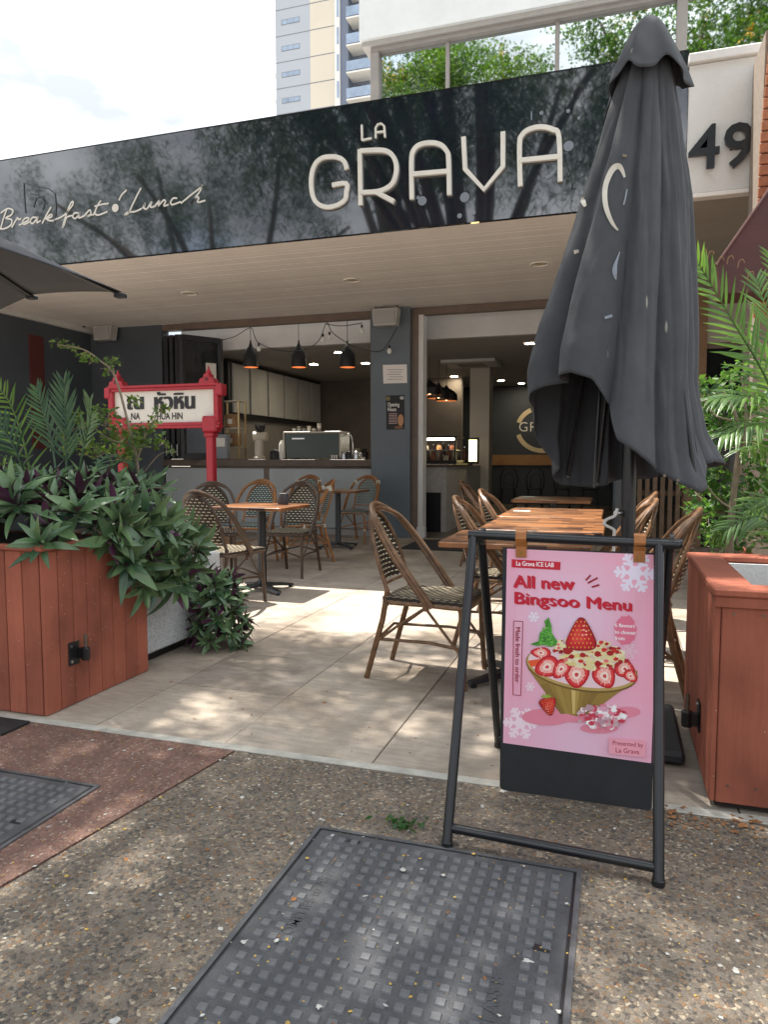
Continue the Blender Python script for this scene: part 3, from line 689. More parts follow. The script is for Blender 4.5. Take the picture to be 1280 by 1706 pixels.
for st in ([(78, 250), (110, 258), (160, 268), (182, 285), (186, 330), (180, 385)], [(78, 250), (80, 300), (84, 350)], [(100, 285), (125, 290), (150, 310), (140, 340)], [(110, 330), (120, 300), (140, 295), (155, 320)], [(120, 390), (150, 400), (185, 405)]): ribbon(st, .012, .003, Fz1, FN, b)
b.build('faded_mark', mat('faded_decal', (.055, .062, .075), .4, .1, 9), fas)

# ------------------------------------------------------------------ white number wall, neighbour pier and awning
nw_ = thing('number_wall', 'white rendered wall panel with raised black number 49 beside the fascia', 'wall', (.78, FY, SZ))
part('panel', M_WHITEWALL, nw_, ((.50, FY-.035, SZ+.03), (1.10, FY+.06, SZ+1.05)), bev=.006)
part('cap', M_WHITEWALL, nw_, ((.49, FY-.075, SZ+1.052), (2.6, FY+.09, SZ+1.13)), bev=.008)
part('lip', M_SOFFIT, nw_, ((.50, FY-.045, SZ-.005), (1.10, FY+.055, SZ+.028)), bev=.004)
for ch, u, v, hgt in (('4', 1147, 284, .345), ('9', 1203, 281, .345)):
    V, Fs = text_tris(ch, .014); p = PY(u, v, FY-.06); s = hgt/.72
    b = MB(); n = len(V)
    b.add([(p.x+q.x*s, FY-.085, p.z+q.y*s) for q in V]+[(p.x+q.x*s, FY-.055, p.z+q.y*s) for q in V], [tuple(f) for f in Fs])
    from collections import Counter
    ec = Counter(); ed = {}
    for f in Fs:
        for a, c in zip(f, f[1:]+f[:1]): ec[tuple(sorted((a, c)))] += 1; ed[tuple(sorted((a, c)))] = (a, c)
    b.f += [(ed[k][0], ed[k][1], ed[k][1]+n, ed[k][0]+n) for k, c in ec.items() if c == 1]
    b.build('digit', M_GLOSSBLK, nw_)
    for i in range(2): part('standoff', M_BLACK, nw_, ((p.x+.06+i*.09, FY-.056, p.z+.14), (p.x+.075+i*.09, FY-.034, p.z+.155)))
M_BRICK = mat('orange_brick', (.42, .155, .075), .8, .2, 14, .4, 60)
pier = thing('brick_pier', 'orange brick pier of the neighbouring shop beside the white number wall', 'pier', (1.2, 6.3, 0))
part('core', mat('brick_mortar', (.25, .2, .16), .9, .2, 20), pier, ((.965, 6.05, 0), (1.6, 6.55, 4.25)))
for k in range(26):
    z = 2.2+k*.079; off = .0 if k % 2 else .12
    part('brick', M_BRICK, pier, ((.95+max(0, (z-3.4))*.05, 6.03+random.uniform(-.004, .004), z), (1.265-off, 6.049, z+.069)), bev=.004)
    part('brick', M_BRICK, pier, ((1.275-off, 6.03+random.uniform(-.004, .004), z), (1.6, 6.049, z+.069)), bev=.004)
aw = thing('awning', 'dark maroon sloping awning of the neighbouring shop over the palm', 'awning', (1.2, 5.6, 2.3))
pw = [PY(u, v, 5.6) for u, v in ((1285, 310), (1196, 442), (1204, 489))]
pw2 = pw + [Vector((3.2, 5.6, pw[2].z)), Vector((3.2, 5.6, pw[0].z+1.0)), Vector((1.4, 5.6, pw[0].z+.65))]
MB().prism(pw2, (0, .38, 0)).build('side_panel', mat('maroon_panel', (.078, .024, .022), .6, .15, 4, .1, 50), aw)
MB().tube([pw[1]+Vector((-.005, -.005, 0)), pw2[5]+Vector((-.005, -.005, 0))], .012, 8).build('edge_rod', MATS['maroon_panel'], aw)

# ------------------------------------------------------------------ upper office floor and distant tower
off = thing('office_building', 'pale stucco upper storey with a strip of mirror windows above the cafe', 'building', (1, WY+.3, 4.42))
part('stucco_block', M_STUCCO, off, ((-3.58, WY-.12, 7.02), (9, WY+6, 13.0)))
part('drip_edge', M_ALU, off, ((-3.56, WY-.06, 6.955), (9, WY+.5, 7.018)))
part('head_frame', mat('frame_taupe', (.26, .235, .215), .5, .1, 5), off, ((-3.44, WY-.02, 6.89), (9, WY+.35, 6.953)))
part('end_wall', M_STUCCO, off, ((-3.50, WY+.36, 4.42), (-3.44, WY+6, 6.95)))
mx_ = [-3.44, -2.36, -.88, .61, 2.1, 3.6, 5.1]
for i, x in enumerate(mx_):
    wd = .115 if i in (0, 3) else .045
    part('mullion', MATS['frame_taupe'], off, ((x-.01, WY-.02 if i in (0, 3) else WY+.035, 4.42), (x+wd, WY+.30, 6.889)), bev=.006)
    if i < len(mx_)-1:
        a = x+wd+.002; c = mx_[i+1]-.012; ty = random.uniform(-.006, .006); tz = random.uniform(-.008, .008)
        b = MB(); b.add([(a, WY+.06, 4.42), (c, WY+.06+ty, 4.42), (c, WY+.06+ty+tz, 6.888), (a, WY+.06+tz, 6.888), (a, WY+.08, 4.42), (c, WY+.08+ty, 4.42), (c, WY+.08+ty+tz, 6.888), (a, WY+.08+tz, 6.888)], [(0, 1, 2, 3), (7, 6, 5, 4), (0, 4, 5, 1), (1, 5, 6, 2), (2, 6, 7, 3), (3, 7, 4, 0)])
        b.build('pane', M_MIRROR, off)
TY = 80.0
tw = thing('apartment_tower', 'distant grey and cream apartment tower with slot windows and balconies', 'building', (-33, TY, 0))
M_TG = mat('tower_grey', (.43, .46, .51), .8, .05, .15); M_TC = mat('tower_cream', (.66, .60, .50), .8, .04, .15); M_TW = mat('tower_white', (.75, .74, .72), .7, .04, .3)
M_TD = mat('tower_recess', (.17, .20, .27), .7, .05, .2); M_TJ = mat('tower_joint', (.22, .23, .26), .9, 0); M_TGL = mat('tower_glass', (.30, .38, .50), .12, .2, .6)
part('grey_wall', M_TG, tw, ((-39.1, TY, 0), (-34.7, TY+14, 66)))
part('cream_wall', M_TC, tw, ((-34.69, TY-.03, 0), (-31.6, TY+14, 66)))
part('fin', M_TW, tw, ((-31.59, TY-.25, 0), (-30.95, TY+10, 66)))
part('recess_wall', M_TD, tw, ((-30.94, TY+1.2, 0), (-26, TY+14, 66)))
part('recess_cheek', M_TD, tw, ((-30.94, TY-.02, 0), (-30.0, TY+1.19, 66)))
z0 = PY(460, 62, TY).z
for k in range(-5, 5):
    z = z0+k*2.93
    part('floor_joint', M_TJ, tw, ((-39.08, TY-.012, z-.05), (-34.72, TY+.1, z+.05)), ((-34.68, TY-.042, z-.05), (-31.62, TY+.1, z+.05)))
    f = part('slot_window', M_TJ, tw, ((-38.35, TY-.02, z-1.75), (-36.0, TY+.02, z-1.15)))
    for i in range(3): part('pane', M_TGL, f, ((-38.27+i*.76, TY-.035, z-1.68), (-37.57+i*.76, TY-.021, z-1.22)))
    part('balcony_slab', M_TW, tw, ((-29.9, TY-1.0, z-.13), (-26, TY+1.19, z+.05)))
    f = part('balcony_door', M_TJ, tw, ((-29.6, TY+1.14, z+.16), (-28.75, TY+1.19, z+2.5)))
    part('pane', mat('tower_dark_glass', (.06, .07, .09), .15, 0), f, ((-29.5, TY+1.1, z+.2), (-28.85, TY+1.139, z+2.4)))
    part('balustrade', M_TGL, tw, ((-29.9, TY-.98, z+.16), (-26, TY-.94, z+1.2)))
    part('side_window', M_TGL, tw, ((-31.3, TY-.29, z-2.2), (-31.05, TY-.24, z-.4)))
    if k in (-1, -2):
        MB().prism([(-39.11, TY+.3, z-1.1), (-40.3, TY+.3, z+.1), (-40.5, TY+.3, z-.1), (-39.11, TY+.3, z-1.8)], (0, 3, 0)).build('sunshade', M_TW, tw)

# ================================================================== SANDWICH BOARD
sb = thing('sandwich_board', 'black tube frame sandwich board with pink strawberry dessert poster on leather straps', 'sandwich board', (-.14, 2.4, 0))
TBY, TBZ = 2.40, .902
FL, FR = Vector((-.456, 2.033, 0)), Vector((.137, 2.018, 0))
tl, tr_ = Vector((-.452, TBY-.012, TBZ-.005)), Vector((.134, TBY-.012, TBZ-.012))
RL, RR = Vector((-.424, 2.825, 0)), Vector((.152, 2.815, 0))
for a, c in ((FL, tl), (FR, tr_)): 
    l = MB().tube([a+Vector((0, 0, .012)), c], .0155, 14).build('front_leg', M_GLOSSBLK, sb, 'auto')
    MB().lathe(a, [(.0175, 0), (.0175, .016), (.0155, .018)], 14).build('foot_cap', M_BLACK, l, 'auto')
for a, c in ((RL, Vector((-.432, TBY+.022, TBZ-.008))), (RR, Vector((.168, TBY+.022, TBZ-.014)))):
    l = MB().tube([a+Vector((0, 0, .012)), c], .0155, 14).build('rear_leg', M_GLOSSBLK, sb, 'auto')
    MB().lathe(a, [(.0175, 0), (.0175, .016), (.0155, .018)], 14).build('foot_cap', M_BLACK, l, 'auto')
MB().tube([(-.468, TBY-.012, TBZ), (.195, TBY-.012, TBZ-.010)], .0150, 14).build('top_bar', M_GLOSSBLK, sb, 'auto')
MB().tube([(-.45, TBY+.026, TBZ-.001), (.205, TBY+.026, TBZ-.011)], .0150, 14).build('top_bar', M_GLOSSBLK, sb, 'auto')
q = .055
MB().tube([FL.lerp(tl, q), FR.lerp(tr_, q*.8)], .0140, 14).build('lower_bar', M_GLOSSBLK, sb, 'auto')
MB().tube([RL.lerp(Vector((-.432, TBY+.022, TBZ-.008)), q), RR.lerp(Vector((.168, TBY+.022, TBZ-.014)), q)], .0140, 14).build('lower_bar', M_GLOSSBLK, sb, 'auto')
for x in (-.428, .166): MB().tube([(x, TBY+.007, TBZ-.006), (x+.012, TBY+.007, TBZ-.006)], .030, 16).build('hinge_collar', M_BLKMETAL, sb, 'auto')
PBY = TBY-.005
pA, pB, pC = PY(838, 912, PBY), PY(1099, 922, PBY), PY(1086, 1351, PBY)
MB().prism([(pA.x, PBY, pA.z), (pB.x, PBY, pA.z), (pB.x, PBY, pC.z+.012), (pB.x-.006, PBY, pC.z+.003), (pB.x-.016, PBY, pC.z), (pA.x+.016, PBY, pC.z), (pA.x+.006, PBY, pC.z+.003), (pA.x, PBY, pC.z+.012)], (0, .008, 0)).build('board', mat('chalk_black', (.018, .019, .022), .7, .15, 10, .1, 300), sb)
for u in (869, 1067):
    p = PY(u, 892, PBY-.01); s = .0175
    b = MB(); pr_ = []
    for dy, z in ((-.011, .832), (-.013, .868), (-.030, .895), (-.026, .917), (-.012, .924), (.006, .918), (.012, .895), (.012, .832)): pr_.append((dy, z))
    vs = []; fs = []
    for i, (dy, z) in enumerate(pr_):
        vs += [(p.x-s, TBY+dy, z), (p.x+s, TBY+dy, z), (p.x+s, TBY+dy+(.003 if i < 5 else -.003), z-.001), (p.x-s, TBY+dy+(.003 if i < 5 else -.003), z-.001)]
    for i in range(len(pr_)-1):
        for k in range(4): fs.append((i*4+k, i*4+(k+1) % 4, i*4+4+(k+1) % 4, i*4+4+k))
    fs += [(3, 2, 1, 0), tuple(len(vs)-4+k for k in range(4))]
    st = b.add(vs, fs).build('strap', M_TAN, sb)
    MB().tube([(p.x, TBY-.0165, .848), (p.x, TBY-.010, .848)], .0055, 12).build('stud', M_BRASS, st, 'auto')
PFN = lambda x, y: PY(830+x/4.264, 880+y/4.265, PBY-.0006)
S = Sheet(PFN, (0, -1, 0), .000008)
def lerp4(x, y):
    a, b_, c, d = (65, 145), (1145, 190), (1090, 1670), (37, 1525)
    return tuple((a[i]*(1-x)+b_[i]*x)*(1-y)+(d[i]*(1-x)+c[i]*x)*y for i in (0, 1))
NX, NY = 14, 18
for i in range(NX):
    for j in range(NY):
        x, y = (i+.5)/NX, (j+.5)/NY
        g = max(0, 1-math.hypot((x-.42)/.55, (y-.36)/.5)); h = max(0, 1-math.hypot((x-.5)/.7, (y-.95)/.35))*.7
        k = max(g, h); e = .22*(x > .9)
        S.poly([lerp4(i/NX, j/NY), lerp4((i+1)/NX, j/NY), lerp4((i+1)/NX, (j+1)/NY), lerp4(i/NX, (j+1)/NY)], srgb(238-10*k, 168+34*k, 192+34*k))
S.auto = 1
RED, DRED, WH = srgb(196, 14, 48), srgb(150, 10, 40), srgb(246, 240, 246)
S.layer()
def flake(cx, cy, r, col, wd, rmaxx=None):
    for k in range(6):
        a = R(60*k+4); dx, dy = math.cos(a), math.sin(a)
        def P(t, s): return (cx+dx*t*r-dy*s*r, cy+dy*t*r+dx*s*r)
        S.line([P(.0, 0), P(1, 0)], wd, col)
        for t, l in ((.72, .24), (.46, .30)):
            for s in (-1, 1): S.line([P(t, 0), P(t+l*.62, s*l)], wd*.85, col)
        S.line([P(.26, 0), P(.30*math.cos(R(60)), .30*math.sin(R(60)))], wd*.9, col)
flake(975, 318, 150, srgb(236, 226, 246), 26); flake(160, 1385, 122, srgb(246, 222, 234), 22)
flake(255, 630, 40, srgb(238, 230, 242), 7); flake(230, 1125, 36, srgb(246, 222, 234), 6); flake(935, 872, 64, srgb(238, 200, 216), 8)
S.layer()
S.poly([(100, 220), (447, 240), (443, 297), (98, 277)], RED); S.layer()
S.text('La Grava ICE LAB', 128, 264, 46, WH, sx=.80, rot=R(2.6), nib=[(-1, 0), (1, 0)])
nib = [(d*1.0, -d*.62) for d in (-7.2, -5.4, -3.6, -1.8, 0, 1.8, 3.6, 5.4, 7.2)]
S.text('All new', 116, 420, 124, RED, sx=1.12, slope=.045, bold=0, nib=nib)
S.text('Bingsoo Menu', 114, 535, 118, RED, sx=1.25, slope=.064, bold=0, nib=nib)
for a, b_ in (((625, 370), (660, 333)), ((640, 390), (710, 352)), ((668, 418), (722, 402))): S.line([a, b_], 13, DRED)
for k in range(4):
    c4 = [(112, 658), (178, 662), (164, 1188), (108, 1183)]; S.line([c4[k], c4[(k+1) % 4]], 5, DRED)
S.layer(); S.text('Made fresh to order', 128, 700, 47, DRED, sx=1.02, rot=R(90.8), nib=[(-1, 0), (0, .6), (1, 0)])
S.disc(905, 725, 78, 105, srgb(226, 116, 146), 44, wob=.10); S.layer()
for tx_, yy in (('6 flavours', 700), ('to choose', 748), ('from', 792)): S.text(tx_, 832, yy, 38, WH, sx=.95, slope=.05, nib=[(-1, 0), (1, 0)])
for cx, cy, rx, ry in ((350, 1340, 180, 60), (920, 1305, 95, 38), (720, 1420, 135, 38), (560, 1330, 160, 50)): S.disc(cx, cy, rx, ry, srgb(228, 138, 160))
S.layer()
# bowl
S.poly([(200, 945), (215, 1000), (260, 1060), (340, 1170), (400, 1255), (470, 1312), (560, 1336), (650, 1318), (730, 1262), (840, 1180), (950, 1105), (992, 1050), (992, 1010), (600, 1150)], srgb(150, 122, 58)); S.layer()
for x0, x1, c in ((300, 360, (136, 110, 52)), (395, 440, (162, 134, 68)), (455, 500, (156, 128, 62)), (520, 556, (206, 182, 112)), (556, 590, (174, 146, 78)), (640, 700, (140, 113, 54)), (700, 760, (132, 106, 50))):
    S.poly([(x0, 1090+20*(x0 < 350)), (x1, 1100), (540+(x1-540)*.35, 1318), (540+(x0-540)*.4, 1318)], srgb(*c))
S.layer(); 
def tell(cx, cy, rx, ry, col, n=40): S.poly([(cx+rx*math.cos(a), cy+ry*math.sin(a)+(rx*math.cos(a))*.14) for a in [2*math.pi*i/n for i in range(n)]], col)
tell(597, 1000, 398, 160, srgb(112, 88, 40)); S.layer(); tell(597, 994, 392, 152, srgb(186, 158, 92)); S.layer(); tell(597, 984, 380, 142, srgb(236, 206, 214)); S.layer()
# sliced strawberries
def slice_(cx, cy, s, rot, asp=.75):
    c, sn = math.cos(rot), math.sin(rot)
    for k, col in ((1, (188, 20, 40)), (.84, (222, 60, 62)), (.62, (244, 170, 160)), (.34, (250, 226, 214)), (.16, (214, 70, 74))):
        S.poly([(cx+(x*c-y*sn)*s*k, cy+(x*sn+y*c)*s*k) for x, y in [(math.cos(a)*asp*(1-.28*math.sin(a)), math.sin(a)) for a in [2*math.pi*i/18 for i in range(18)]]], srgb(*col)); S.layer()
    for i in range(9):
        a = 2*math.pi*i/9+random.uniform(-.25, .25); k1 = random.uniform(.5, .82); S.line([(cx+math.cos(a+rot)*s*.25*asp, cy+math.sin(a+rot)*s*.3), (cx+math.cos(a+rot)*s*k1*asp, cy+math.sin(a+rot)*s*k1)], random.uniform(2, 6), srgb(250, 214, 204))
    S.layer()
S.poly([(215, 940), (350, 920), (360, 965), (235, 985)], srgb(232, 92, 50)); S.layer()
slice_(305, 885, 74, R(95), .55); slice_(350, 985, 92, R(70), .8); slice_(905, 1000, 80, R(-60), .8); slice_(945, 1050, 56, R(-50), .7); slice_(760, 1050, 94, R(-30), .85); slice_(560, 1040, 96, R(0), .95); slice_(450, 1000, 80, R(40), .7)
# shaved ice with cubes
for k in range(150):
    a, r_ = random.uniform(0, 6.28), math.sqrt(random.random()); x, y = 645+r_*math.cos(a)*245, 885+r_*math.sin(a)*105+.10*r_*math.cos(a)*245
    t = random.random(); S.disc(x, y, random.uniform(14, 40), random.uniform(9, 22), srgb(238-16*t, 228-22*t, 178-54*t+30*random.random()), 7, random.uniform(0, 6), .25)
    if k % 12 == 0: S.layer()
S.layer()
for k in range(46):
    a, r_ = random.uniform(0, 6.28), math.sqrt(random.random()); x, y = 660+r_*math.cos(a)*270, 880+r_*math.sin(a)*105+.12*r_*math.cos(a)*270
    z = random.uniform(7, 21); S.disc(x, y, z, z*.75, srgb(*random.choice([(176, 20, 34), (206, 44, 40), (150, 14, 30), (232, 120, 120)])), 5, random.uniform(0, 6), .2)
for x, y, z in ((495, 870, 34), (605, 900, 24), (710, 890, 26), (712, 960, 28), (800, 885, 28), (525, 910, 22), (872, 945, 20)): S.layer(); S.disc(x, y, z, z*.8, srgb(170, 18, 30), 6, .4, .15)
S.layer()
# whole strawberry, mint, small berry
def berry(cx, cy, s, rot=0):
    base = [(0, -1.08), (.22, -1.0), (.45, -.68), (.68, -.25), (.92, .28), (1.0, .66), (.84, .92), (.45, 1.03), (0, 1.04), (-.45, 1.0), (-.84, .84), (-.99, .55), (-.86, .15), (-.62, -.35), (-.38, -.76), (-.18, -1.02)]
    pts = [tuple(p.xy) for p in catmull([(x, y, 0) for x, y in base], 3, True)]
    c, sn = math.cos(rot), math.sin(rot)
    T = lambda x, y: (cx+(x*c-y*sn)*s, cy+(x*sn+y*c)*s)
    for k, dx, col in ((1, 0, (150, 8, 26)), (.9, -.04, (186, 16, 34)), (.7, -.1, (204, 30, 40)), (.42, -.2, (220, 62, 56))):
        S.poly([T(x*k+dx, y*k-dx*.4) for x, y in pts], srgb(*col)); S.layer()
    for j in range(7):
        for i in range(-4, 5):
            y = -.8+j*.27; x = (i+.5*(j % 2))*.25
            if abs(x) < .30+(y+.9)*.36 and y < .85: S.disc(*T(x, y), .040*s, .062*s, srgb(224, 176, 70), 6)
    S.layer()
    for x, y in ((.2, -.55), (.34, -.2), (.15, -.28), (.3, .02), (.1, .05)): S.disc(*T(x, y), .07*s, .05*s, srgb(250, 190, 190), 6)
    S.layer()
berry(592, 752, 112); 
mint = [(228, 822), (290, 800), (300, 740), (345, 700), (330, 660), (362, 630), (382, 690), (384, 745), (425, 800), (415, 828), (380, 842), (330, 826), (280, 834)]
S.poly(mint, srgb(74, 150, 52)); S.layer()
for a, b_ in (((330, 820), (360, 650)), ((330, 800), (250, 822)), ((345, 760), (400, 815)), ((340, 740), (375, 730)), ((335, 780), (300, 770)), ((350, 700), (338, 690))): S.line([a, b_], 8, srgb(44, 112, 34))
S.layer()
for k in range(30): S.disc(random.uniform(300, 400), random.uniform(690, 830), 9, 6, srgb(108, 186, 74), 6, random.uniform(0, 6))
S.layer(); berry(362, 1262, 62, R(165))
for a in range(5): S.line([(345, 1200), (345+40*math.cos(R(200+a*35)), 1198+26*math.sin(R(200+a*35)))], 10, srgb(150, 176, 70))
S.layer()
for k in range(110):
    a, r_ = random.uniform(0, 6.28), math.sqrt(random.random()); x, y = 735+r_*math.cos(a)*165, 1335+r_*math.sin(a)*85
    S.disc(x, y, random.uniform(8, 32), random.uniform(8, 24), srgb(*random.choice([(246, 236, 240), (238, 204, 212), (226, 130, 150), (206, 170, 178), (198, 60, 84), (250, 248, 250), (188, 150, 158)])), 5, random.uniform(0, 6), .3)
    if k % 10 == 0: S.layer()
S.layer(); S.poly([(790, 1485), (1050, 1507), (1048, 1622), (790, 1598)], srgb(238, 164, 182)); S.layer()
S.text('Presented by', 815, 1532, 42, DRED, sx=.98, slope=.085, bold=.008); S.text('La Grava', 835, 1586, 48, DRED, sx=.98, slope=.08, bold=.006)
S.build('poster', M_PRINT, sb)

# ================================================================== PLANTER BOXES
def latch(parent, p, nx, flip):
    b = part('latch_plate', M_BLKMETAL, parent, ((p.x, p.y-.035, p.z-.055), (p.x+nx*.006, p.y+.035, p.z+.055)), bev=.002)
    part('bracket', M_BLKMETAL, b, ((p.x+nx*.006, p.y-.012+flip*.03, p.z-.03), (p.x+nx*.062, p.y+.012+flip*.03, p.z+.02)), bev=.003)
    MB().tube([(p.x+nx*.045, p.y+flip*.03, p.z+.02), (p.x+nx*.045, p.y+flip*.03, p.z+.085)], .008, 10).build('pin', M_GALV, b, 'auto')
    MB().lathe((p.x+nx*.045, p.y+flip*.03, p.z-.035), [(.018, 0), (.02, .01), (.02, .055), (.014, .06)], 14).build('socket', M_BLKMETAL, b, 'auto')
    for s in (-1, 1): MB().tube([(p.x+nx*.006, p.y-.02*flip, p.z+s*.036), (p.x+nx*.010, p.y-.02*flip, p.z+s*.036)], .007, 10).build('screw', M_STEEL, b)
def boards_x(t, x0, x1, y, z0, z1, wd, ny, m=M_TERRA):
    n = max(1, round((x1-x0)/wd)); s = (x1-x0)/n
    for i in range(n): part('board', m, t, ((x0+i*s+.0015, y, z0), (x0+(i+1)*s-.0015, y-ny*.018, z1+random.uniform(-.002, .002))), bev=.003)
def boards_y(t, y0, y1, x, z0, z1, wd, nx, m=M_TERRA):
    n = max(1, round((y1-y0)/wd)); s = (y1-y0)/n
    for i in range(n): part('board', m, t, ((x, y0+i*s+.0015, z0), (x-nx*.018, y0+(i+1)*s-.0015, z1+random.uniform(-.002, .002))), bev=.003)
LX0, LX1, LY0, LY1, LZ = -3.75, -2.405, 2.535, 3.275, .775
pl = thing('planter_box', 'terracotta boarded planter box overflowing with green and purple leaves', 'planter', (-3, 2.9, 0), 'terracotta boarded planters by the patio')
part('liner', mat('liner_black', (.02, .012, .010), .9, .2, 10), pl, ((LX0+.02, LY0+.02, .01), (LX1-.02, LY1-.02, LZ-.08)))
boards_x(pl, LX0, LX1-.02, LY0, .004, LZ-.03, .098, -1)
boards_y(pl, LY0+.001, LY1, LX1, .004, LZ-.03, .0925, 1)
boards_x(pl, LX0, LX1-.02, LY1, .004, LZ-.03, .098, 1)
part('cap_rail', M_TERRA, pl, ((LX0, LY0-.012, LZ-.029), (LX1+.012, LY0+.022, LZ)), bev=.006)
part('cap_rail', M_TERRA, pl, ((LX1-.022, LY0+.0225, LZ-.029), (LX1+.012, LY1, LZ)), bev=.006)
part('soil', M_SOIL, pl, ((LX0+.02, LY0+.025, LZ-.079), (LX1-.025, LY1-.02, LZ-.04)))
latch(pl, PX(122, 1088, LX1), 1, 1)
RX0_, RX1_, RY0, RY1, RZ = .318, 1.62, 2.518, 3.45, .742
pr = thing('planter_box', 'terracotta boarded planter box with bare soil and white inner liner', 'planter', (.95, 3, 0), 'terracotta boarded planters by the patio')
part('liner', MATS['liner_black'], pr, ((RX0_+.02, RY0+.02, .01), (RX1_-.02, RY1-.02, .50)))
boards_x(pr, RX0_+.018, RX1_, RY0, .03, RZ-.045, .158, -1)
boards_y(pr, RY0+.001, RY1, RX0_, .03, RZ-.03, .10, -1)
boards_x(pr, RX0_+.018, RX1_, RY1, .03, RZ-.03, .158, 1)
part('front_trim', M_TERRA, pr, ((RX0_-.004, RY0-.010, RZ-.062), (RX1_, RY0-.0005, RZ-.027)), bev=.003)
for a, c in (((RX0_-.008, RY0-.016, RZ-.026), (RX1_, RY0+.105, RZ)), ((RX0_-.008, RY0+.1065, RZ-.026), (RX0_+.125, RY1-.10, RZ)), ((RX0_-.008, RY1-.0985, RZ-.026), (RX1_, RY1+.01, RZ))): part('cap_rail', M_TERRA, pr, (a, c), bev=.005)
part('inner_wall', M_WHITEWALL, pr, ((RX0_+.13, RY1-.125, .50), (RX1_, RY1-.11, RZ-.027)), ((RX0_+.115, RY0+.12, .50), (RX0_+.13, RY1-.11, RZ-.027)))
sg = MB(); nx_, ny_ = 26, 16; vs = []; fs = []
for j in range(ny_+1):
    for i in range(nx_+1): vs.append((RX0_+.131+(RX1_-RX0_-.15)*i/nx_, RY0+.03+(RY1-RY0-.16)*j/ny_, .615+random.uniform(-.018, .022)+.02*math.sin(i*.7)))
for j in range(ny_):
    for i in range(nx_): fs.append((j*(nx_+1)+i, j*(nx_+1)+i+1, (j+1)*(nx_+1)+i+1, (j+1)*(nx_+1)+i))
sg.add(vs, fs).build('soil', M_SOIL, pr)
latch(pr, PX(1166, 1192, RX0_-.001), -1, -1)
scr = MB()
for i in range(8):
    for zz in (.66, .09):
        for dx in (.035, .12): scr.tube([(RX0_+.02+i*.158+dx, RY0-.0005, zz), (RX0_+.02+i*.158+dx, RY0-.002, zz)], .0045, 8)
scr.build('screw_heads', M_GALV, pr, kind='stuff')
pb = thing('planter_box', 'terracotta boarded planter box behind the bare one, holding palm and shrub', 'planter', (1.2, 4, 0), 'terracotta boarded planters by the patio')
part('liner', MATS['liner_black'], pb, ((.70, 3.75, .01), (1.9, 4.45, .58)))
boards_x(pb, .68, 1.9, 3.73, .004, .66, .1, -1); boards_y(pb, 3.735, 4.47, .68, .004, .66, .1, -1)
part('soil', M_SOIL, pb, ((.705, 3.755, .581), (1.9, 4.45, .62)))
tr1 = thing('stone_trough', 'white speckled stone trough behind the left planter, leaves hanging over it', 'trough', (-2.9, 3.7, 0), None)
part('trough_body', mat('granite_white', (.50, .51, .51), .75, .45, 110, .5, 160), tr1, ((-3.6, 3.30, .06), (-2.47, 4.15, .55)), bev=.01)
part('shade_gap', M_BLACK, tr1, ((-3.55, 3.34, 0), (-2.53, 4.10, .059)))  # black block stands in for the shaded gap under the trough
part('soil', M_SOIL, tr1, ((-3.55, 3.35, .551), (-2.52, 4.10, .57)))

